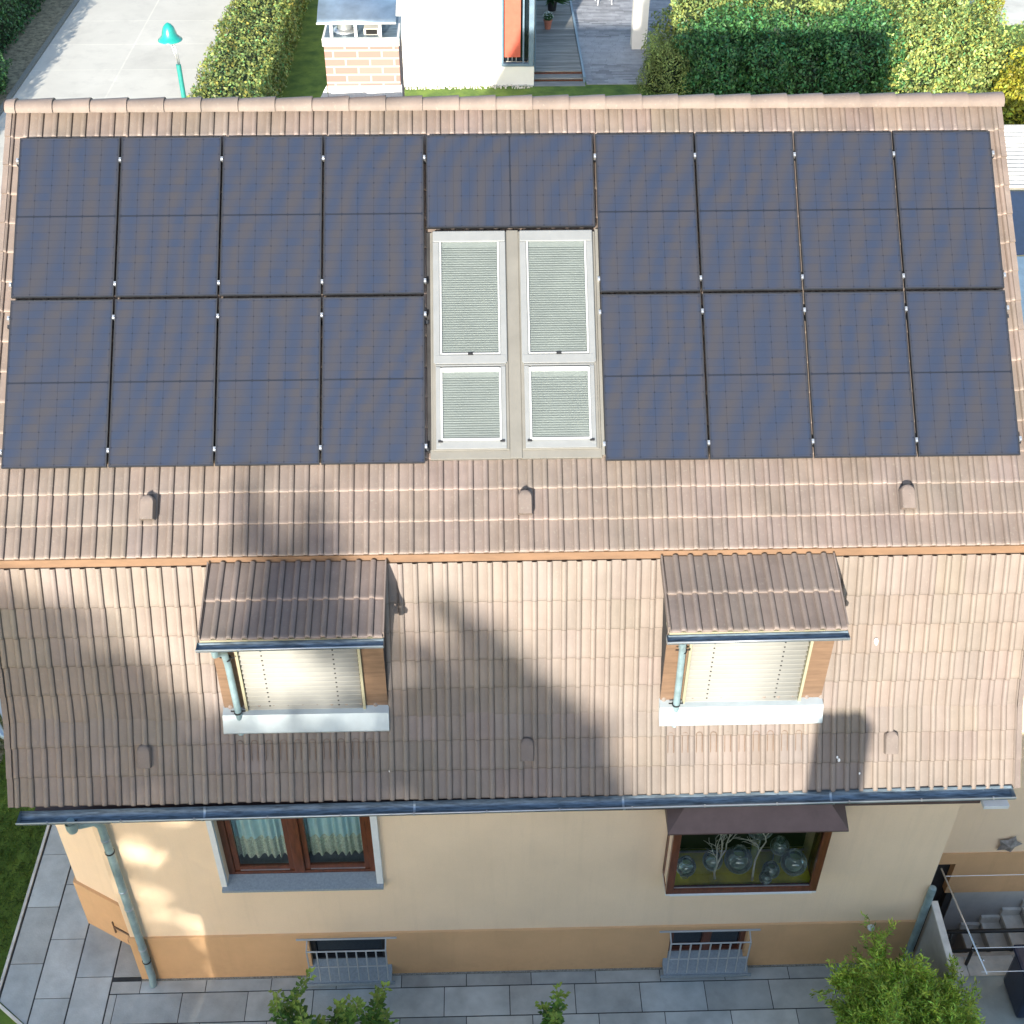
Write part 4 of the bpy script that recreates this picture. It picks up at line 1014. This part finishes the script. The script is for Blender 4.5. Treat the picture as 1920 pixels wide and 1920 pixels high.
bush('bush', 'golden yellow bush just past the right end of the ridge', 'bush', (14.95, 21.2, G+.5), (.9, 1.0, 1.2), 'leafgold', 9000, .12, 72, thi=1.5)
o = thing('ornamental_grass', 'clump of long arching green grass right of the flowering bushes', 'grass', (16.3, 23.9, G))
rg = np.random.default_rng(5); b = MB(); tn = []
for k in range(700):
    a = rg.uniform(0, 6.28); bx, by = 16.3+rg.normal()*.35, 23.9+rg.normal()*.35; L = rg.uniform(.8, 1.5); w_ = .022
    dx, dy = math.cos(a), math.sin(a); pts = []
    for t in (0, .35, .7, 1): rr3 = L*.75*t**1.6; pts.append(Vector((bx+dx*rr3, by+dy*rr3, G+L*(t-.55*t*t))))
    sd3 = Vector((-dy, dx, 0))*w_; vs = [p+sd3*s for p, q in zip(pts, (1, 1, .8, .1)) for s in (q, -q)]
    b.add(vs, [(2*i, 2*i+1, 2*i+3, 2*i+2) for i in range(3)]); tt = rg.uniform(.6, 1.7); tn += [tt]*3
b.build('blades', 'blade', o, tint=tn)
bush('bush', 'small golden bush at the right picture edge above the long grass', 'bush', (17.4, 25.4, G+.3), (.7, .7, .7), 'leafgold', 4000, .10, 73)
sheet('gravel_path', 'concrete', [(16.2, 28.6), (24, 28.6), (24, 40), (16.2, 40)], G-.012)
bush('shrub', 'small dark green shrub at the upper left corner edge of the road hedge', 'shrub', (-14.4, 23.6, G+.3), (.6, .9, .7), 'leafdark', 4000, .09, 74, thi=2)

# grass texture close to the house on the left
def grassfield(x0, x1, y0, y1, n, seed, h=.05):
    rg = np.random.default_rng(seed); p = np.stack([rg.uniform(x0, x1, n), rg.uniform(y0, y1, n), np.full(n, G-.015+h*.4)], 1)
    q = np.tile(np.array([1., 0, 0]), (n, 1)); q[:, 1] = rg.normal(size=n)
    return leaves('grass_blades', 'blade', None, p, q, h*1.4, seed, aspect=.16, tlo=.35, thi=1.0, jitter=.6)
o = grassfield(-8.6, -6.37, -5.5, 0.2, 26000, 91); o['kind'] = 'stuff'; o['label'] = 'short dark green lawn grass beside the paving'; o['category'] = 'grass'
rg = np.random.default_rng(92)

# ------------------------------------------------------------------ street lamp
lp = thing('street_lamp', 'teal street lamp with bell shaped head on a thin pole over the road', 'street lamp', (-7.05, 15.9, G))
lx, ly = -7.06, 15.85
hz = -4.62
b = MB(); b.tube([(lx, ly, G), (lx, ly, hz-.62)], .055, 12); b.build('pole', 'teal_pole', lp, smooth='auto')
b = MB(); b.tube([(lx, ly, hz-.62), (lx-.03, ly, hz-.45), (lx-.10, ly, hz-.1)], .018, 8); b.tube([(lx+.03, ly, hz-.62), (lx+.02, ly, hz-.4), (lx-.04, ly, hz-.1)], .012, 8); b.build('bracket', 'alu', lp, smooth=True)
b = MB(); b.lathe([(.27, -.02), (.265, .0), (.225, .032), (.172, .09), (.15, .18), (.118, .27), (.064, .335), (.02, .36), (.001, .37)], (lx-.09, ly, hz-.05), 28); b.build('lamp_shade', 'teal', lp, smooth=True)
b = MB(); b.lathe([(.001, -.03), (.12, -.03), (.10, .02)], (lx-.09, ly, hz-.06), 20); b.build('diffuser', 'white', lp, smooth=True)

# ------------------------------------------------------------------ white neighbour house
NY = 23.8
nb = thing('neighbour_house', 'white rendered neighbour house with orange shutter behind the ridge', 'house', (-1, 26, G))
b = MB(); wallgrid(b, -3.3, 1.36, G-.1, -4.6, [(.40, 1.36, -8.38, -5.0, .35)], NY)
b.quad((-3.3, NY, G-.1), (-3.3, NY, -4.6), (-3.3, 34, -4.6), (-3.3, 34, G-.1)); b.quad((1.36, NY+.35, G-.1), (1.36, 34, G-.1), (1.36, 34, -4.6), (1.36, NY+.35, -4.6))
b.quad((1.36, NY, G-.1), (1.36, NY+.35, G-.1), (1.36, NY+.35, -8.38), (1.36, NY, -8.38))
b.build('wall', 'stucco', nb)
b = MB(); b.prism([(NY-.4, -4.6), (29, -1.6), (34.4, -4.6)], -3.6, 1.7, 'yz'); b.build('roof', 'tile', nb, tint=[1.]*5)
b = MB(); b.box(.405, .47, NY+.02, NY+.10, -8.30, -5.0); b.box(1.20, 1.345, NY-.01, NY+.13, -8.37, -5.0); b.box(.405, 1.20, NY-.02, NY+.12, -8.37, -8.29); b.box(1.02, 1.07, NY+.08, NY+.14, -8.29, -5.0)
nwf = b.build('window', 'bluegrey', nb, bevel=.005)
b = MB(); b.box(.50, .96, NY+.05, NY+.08, -8.12, -5.0); b.build('shutter', 'orange', nwf)
b = MB(); b.box(.48, 1.19, NY+.20, NY+.22, -8.29, -5.0); b.build('pane', 'dglass', nwf)
b = MB()
for xx in (.60, .72, .84): b.box(xx-.012, xx+.012, NY+.06, NY+.08, -8.25, -8.12)
b.build('blind_cord', 'blind', nwf)
b = MB(); b.box(1.365, 1.42, NY+.4, 34, G+.25, -6.0); b.build('side_window', 'bluegrey', nb)
b = MB()
for k in range(220):
    x = random.uniform(-3.0, 1.3); y = NY-.12+random.uniform(-.12, .1); s = random.uniform(.02, .05); b.box(x, x+s, y, y+s, G-.03, G+s*.6)
o = b.build('pebble_strip', 'coping'); o['kind'] = 'stuff'; o['label'] = 'grey pebbles along the foot of the white house wall'; o['category'] = 'pebbles'
# deck and terrace
dk = thing('timber_deck', 'weathered grey timber deck with steps beside the white house', 'deck', (2.15, 27, G))
b = MB(); tn = []
y = 24.55; 
while y < 33: b.box(1.44, 2.82, y, y+.135, G+.10, G+.13); tn += [(lambda t: (t, t, t))(random.uniform(.75, 1.2))]*6; y += .14
b.build('deck_boards', 'deckwood', dk, tint=tn)
b = MB(); b.box(1.38, 2.86, 24.18, 24.54, G+.02, G+.06); b.box(1.36, 2.88, 23.75, 24.1, G-.06, G-.01); b.build('step', 'deckwood', dk, tint=[(1., 1., 1.)]*12)
b = MB(); b.box(1.40, 2.84, 24.50, 24.55, G+.06, G+.10); b.box(1.38, 2.86, 24.12, 24.17, G-.01, G+.02); b.build('step_riser', 'wood', dk)
b = MB(); b.box(2.83, 2.90, 24.0, 33, G-.01, G+.16); b.build('edge_board', 'bluegrey', dk)
tr = MB(); tn = []; y = 23.85
while y < 33:
    x = 2.92-random.uniform(0, .5)
    while x < 6.6:
        L = random.choice((.3, .45, .6)); x1_ = min(x+L, 6.6)
        tr.box(max(x, 2.92), x1_-.006, y, y+.092, G-.02, G+.004); t = random.choice((.72, .85, .95, 1.05, 1.15)) if (y < 25.4 or y > 27.6) else random.uniform(1.1, 1.25)
        tn += [(t, t, t*1.02)]*6; x += L
    y += .098
struct(tr.build('terrace_paving', 'terrace', tint=tn))
b = MB(); b.box(4.52, 4.98, 26.6, 27.05, G, -5.4); o = b.build('terrace_post', 'stucco', None, bevel=.01); tagp(o, 'square white rendered post standing on the tiled terrace', 'post')
def chair(x, y, rot, m, label, name='garden_chair'):
    t = thing(name, label, 'chair', (x, y, G), 'chairs on the terrace'); cr = Matrix.Translation((x, y, G)) @ Matrix.Rotation(rot, 4, 'Z')
    for sx in (-1, 1):
        for sy in (-1, 1):
            MB().tube([cr @ Vector((sx*.24, sy*.24, 0)), cr @ Vector((sx*.20, sy*.20, .44))], .016, 6).build('leg', m, t)
    b = MB(); b.box(-.23, .23, -.22, .22, .44, .47, T=cr); b.build('seat', m, t)
    b = MB(); b.box(-.23, -.20, .20, .23, .47, .92, T=cr); b.box(.20, .23, .20, .23, .47, .92, T=cr)
    for zz in (.60, .72, .84): b.box(-.20, .20, .205, .225, zz, zz+.06, T=cr)
    b.build('backrest', m, t)
chair(4.0, 30.9, .1, 'white', 'white garden chair standing at the table on the tiled terrace')
chair(3.35, 31.5, 1.2, 'darkred', 'dark red garden chair left of the white chair on the terrace')
chair(4.5, 31.6, -1.0, 'darkred', 'dark red garden chair between the white chair and the post')
o = MB(); o.lathe([(.09, 0), (.13, .24), (.145, .25), (.145, .29), (.12, .29), (.11, .22), (.001, .22)], (0, 0, 0), 20)
pt = thing('flower_pot', 'terracotta pot of pale flowers standing on the timber deck', 'flower pot', (1.98, 28.1, G+.13))
o = MB(); o.lathe([(.09, 0), (.13, .24), (.145, .25), (.145, .29), (.12, .29), (.11, .22), (.001, .22)], (1.98, 28.1, G+.13), 20).build('pot', 'terracotta', pt, smooth='auto')
rg = np.random.default_rng(8); n = 500; d = rg.normal(size=(n, 3)); d /= np.linalg.norm(d, axis=1)[:, None]
leaves('leaves', 'leafdark', pt, np.array([1.98, 28.1, G+.5])+d*[.16, .16, .12]*rg.uniform(.5, 1, (n, 1)), d, .05, 3)
n = 60; d = rg.normal(size=(n, 3)); d[:, 2] = abs(d[:, 2]); d /= np.linalg.norm(d, axis=1)[:, None]
leaves('flowers', 'lace', pt, np.array([1.98, 28.1, G+.52])+d*[.17, .17, .14], d, .06, 4)
py_ = thing('potted_palm', 'dark green spiky potted plant at the top of the timber deck', 'potted plant', (2.2, 29.8, G+.13))
MB().lathe([(.13, 0), (.17, .3), (.15, .3), (.001, .28)], (2.2, 29.8, G+.13), 18).build('pot', 'black', py_, smooth='auto')
b = MB(); tn = []
for k in range(90):
    a = random.uniform(0, 6.28); L = random.uniform(.5, .85); el = random.uniform(.1, 1.3); c0 = Vector((2.2, 29.8, G+.45)); dv = Vector((math.cos(a)*math.cos(el), math.sin(a)*math.cos(el), math.sin(el)))
    sd3 = dv.cross(Vector((0, 0, 1))).normalized()*.03; p1 = c0+dv*L*.5; p2 = c0+dv*L-Vector((0, 0, .12))
    b.add([c0-sd3*.5, c0+sd3*.5, p1+sd3, p2, p1-sd3], [(0, 1, 2, 3, 4)]); tn.append(random.uniform(.6, 1.6))
b.build('fronds', 'leafdark', py_, tint=tn)

# ------------------------------------------------------------------ planting in front of the house
def willow():
    c = Vector((4.38, -5.75, G)); t = thing('willow_bush', 'bright green corkscrew willow bush in front of the right house corner', 'bush', tuple(c))
    rg = random.Random(3); tw = MB(); P = []; A = []
    def curl(p, d, L, r, dep):
        n = 9; pts = [p]; q = p; ph = rg.uniform(0, 6); ax = Vector((rg.gauss(0, 1), rg.gauss(0, 1), rg.gauss(0, .3))).normalized()
        for i in range(n):
            d = (d+ax.cross(d)*math.sin(ph+i*1.4)*.55+Vector((0, 0, .03))).normalized(); q = q+d*L/n; pts.append(q)
            if dep >= 1:
                for _ in range(3 if dep == 1 else 5): P.append(q+Vector((rg.gauss(0, .02), rg.gauss(0, .02), rg.gauss(0, .02)))); A.append((d+Vector((rg.gauss(0, .7), rg.gauss(0, .7), rg.gauss(0, .7)-.35))).normalized())
            if dep < 2 and i >= 2:
                for _ in range(2 if dep == 0 else 1): curl(q, (d+Vector((rg.gauss(0, .8), rg.gauss(0, .8), rg.gauss(.1, .5)))).normalized(), L*rg.uniform(.4, .62), r*.5, dep+1)
        tw.tube(pts, r, 5, r1=r*.35, cap=False)
    for k in range(27):
        a = rg.uniform(0, 6.28); tilt = rg.uniform(.05, .75); dv = Vector((math.cos(a)*math.sin(tilt), math.sin(a)*math.sin(tilt)*.8, math.cos(tilt)))
        curl(c+Vector((rg.gauss(0, .12), rg.gauss(0, .12), .3)), dv, rg.uniform(.58, .88), .011, 0)
    tw.build('branches', 'twig', t, smooth=True)
    b = MB(); tn = []; sel = range(len(P))
    for i in sel:
        p, a = P[i], A[i]; L = rg.uniform(.045, .09); n_ = a.orthogonal().normalized(); n_.rotate(Matrix.Rotation(rg.uniform(0, 6.28), 3, a)); s = a.cross(n_)*.0095
        m1 = p+a*L*.5+n_*L*.12; e = p+a*L-n_*L*.12
        b.add([p, m1+s, e, m1-s], [(0, 1, 2, 3)]); tn.append((lambda q: (q*rg.uniform(.8, 1.3), q, q*.8))(rg.uniform(.45, 1.6)))
    b.build('foliage', 'leafwillow', t, tint=tn)
    return len(P)
willow()
def stemplant(name, label, c, n, hmin, hmax, spread, seed, m, leaf=.05, stems=None):
    t = thing(name, label, 'shrub', tuple(c)); rg = random.Random(seed); st = MB(); b = MB(); tn = []
    for k in range(n):
        a = rg.uniform(0, 6.28); x = c[0]+rg.uniform(-spread, spread); y = c[1]+rg.uniform(-.3, .3); h = rg.uniform(hmin, hmax)
        if stems and k < len(stems): x, h = stems[k]; y = c[1]+rg.uniform(-.06, .06)
        elif stems: y = c[1]+rg.uniform(-.12, .12)
        q = Vector((x, y, G)); sw = .04 if stems else .16; d = Vector((rg.gauss(0, sw), rg.gauss(0, sw), 1)).normalized(); pts = [q]
        N = int(h/.03)
        for i in range(N):
            d = (d+Vector((rg.gauss(0, .05), rg.gauss(0, .05), .02))).normalized(); q = q+d*.03; pts.append(q); f = i/N
            for _ in range(3 if f > .25 else 1):
                aa = rg.uniform(0, 6.28); lat = Vector((math.cos(aa), math.sin(aa), rg.uniform(-.1, .5))).normalized(); o_ = rg.uniform(.0, .11*(1-f*.6)); p = q+lat*o_
                L = leaf*rg.uniform(.7, 1.3)*(1-.3*f); s = lat.cross(Vector((0, 0, 1))).normalized()*L*.33; up = Vector((0, 0, L*.15))
                b.add([p, p+lat*L*.4+s+up, p+lat*L, p+lat*L*.4-s+up], [(0, 1, 2, 3)])
                g_ = rg.uniform(.45, 1.25)+(max(0, f-.72)*4.5); tn.append((g_*(1+max(0, f-.7)*3.2), g_, g_*.8))
        st.tube(pts[::4]+[pts[-1]], .006, 5, r1=.003)
    st.build('stems', 'twig', t, smooth=True); b.build('foliage', m, t, tint=np.clip(tn, 0, 4))
stemplant('rose_shrub', 'dark green leafy shrub with yellow green shoots in front of the plinth', (-2.1, -5.5, G), 22, .75, 1.28, .66, 12, 'leafrose', .085, stems=[(-2.74, 1.52), (-2.57, 1.66), (-2.50, 1.42), (-2.32, 1.48), (-2.04, 1.56), (-1.80, 1.28), (-1.68, 1.36), (-1.40, 1.40)])
stemplant('young_shrub', 'small fresh green shrub alone at the bottom edge on the paving', (.40, -5.5, G), 6, .95, 1.30, .14, 13, 'leafrose', .075, stems=[(.40, 1.38)])

# ------------------------------------------------------------------ off-picture neighbours that throw the shade
fh = thing('front_house', 'rendered house with tiled gable roof and chimney opposite, below the camera', 'house', (1, -18.5, G))
rY, rZ = -14.6, -2.08
b = MB(); b.box(-5.7, 9.0, -22.0, -11.9, G, -4.75); b.build('wall', 'housewall', fh)
b = MB(); b.prism([(rY+3.2, -4.6), (rY, rZ), (-22.6, -5.2)], -6.0, 9.4, 'yz')
b.f = b.f; b.build('roof', 'tile', fh, tint=[1.]*len(b.f))
b = MB(); b.box(.42, .90, rY-.25, rY+.25, rZ-.4, rZ+.82); b.build('chimney', 'brick', fh)
tree = thing('shade_tree', 'tall broad leafed tree standing opposite the house outside the picture', 'tree', (-11.5, -40, G))
MB().tube([(-11.5, -40, G), (-11.7, -40, G+5), (-11.5, -40, G+15)], .5, 12, r1=.15).build('trunk', 'bark', tree, smooth=True)
tree2 = thing('shade_tree', 'second leafy tree opposite the left garden outside the picture', 'tree', (-17, -40, G))
MB().tube([(-17, -40, G), (-17.2, -40, G+12)], .45, 12, r1=.15).build('trunk', 'bark', tree2, smooth=True)
TY = -40.0
def crown(root, blobs_, dens, size, seed):
    """blobs given by where their shadow should fall: X and z on the roof front plane Y=-4.2"""
    rg = np.random.default_rng(seed); P = []; D = []
    tt = (TY+4.2)/SUN.y
    for (x, z, rx, rz, k) in blobs_:
        c = np.array([x, -4.2, z])+np.array(SUN)*tt
        d = rg.normal(size=(k, 3)); d /= np.linalg.norm(d, axis=1)[:, None]
        P.append(c+d*np.array([rx, 1.4, rz])*np.minimum(abs(rg.normal(size=(k, 1)))*.62, 1.5)); D.append(d)
    P = np.concatenate(P); D = np.concatenate(D)
    leaves('crown', 'leafdark', root, P, D, size, seed, jitter=1.0, aspect=.7)
crown(tree, [(-5.25, -3.55, .40, .30, 900), (-4.65, -3.75, .32, .26, 520), (-5.3, -4.2, .5, .8, 2400), (-4.75, -4.1, .45, .6, 1900), (-4.25, -4.25, .38, .45, 1200), (-4.7, -5.0, .7, .4, 1600), (-3.85, -4.8, .33, .38, 760), (-3.5, -5.2, .4, .3, 380), (-2.9, -5.0, .6, .36, 700), (-2.5, -2.75, .24, .32, 200), (-2.15, -2.5, .18, .18, 60), (-2.2, -3.1, .35, .40, 260), (-1.7, -3.3, .2, .3, 80), (-1.9, -4.95, .7, .36, 800),
             (-.60, -3.60, .22, .15, 150), (-.28, -3.75, .14, .12, 60), (-.92, -4.02, .24, .18, 200), (-.02, -4.28, .30, .16, 250), (-.55, -4.45, .35, .18, 240), (.36, -4.5, .26, .20, 170), (-1.1, -4.7, .4, .35, 520), (.0, -4.9, .7, .28, 700), (.78, -4.85, .16, .28, 110), (.6, -5.15, .4, .22, 260), (-.8, -5.1, .7, .28, 600),
             (-5.2, -6.2, .8, 1.0, 1300), (-4.5, -5.8, .4, .3, 110), (-4.3, -6.7, .3, .25, 70), (-3.7, -6.2, .35, .5, 150), (-4.7, -7.4, .5, .4, 170), (-3.7, -7.3, .5, .5, 200), (-4.6, -8.4, 1.2, .6, 1300), (-2.2, -6.2, 1.4, .9, 1500), (0, -6.4, 1.8, .9, 1500)], 1, .30, 77)
crown(tree2, [(-7.0, -5.6, 1.4, 1.5, 2500), (-6.0, -7.6, 1.3, 1.4, 2500), (-8.8, -6.6, 1.6, 1.9, 3000), (-6.5, -9.3, 1.6, 1.3, 2400), (-9.5, -9.5, 2, 2, 2500), (-5.0, -9.2, 1.4, 1.0, 2000)], 1, .34, 78)
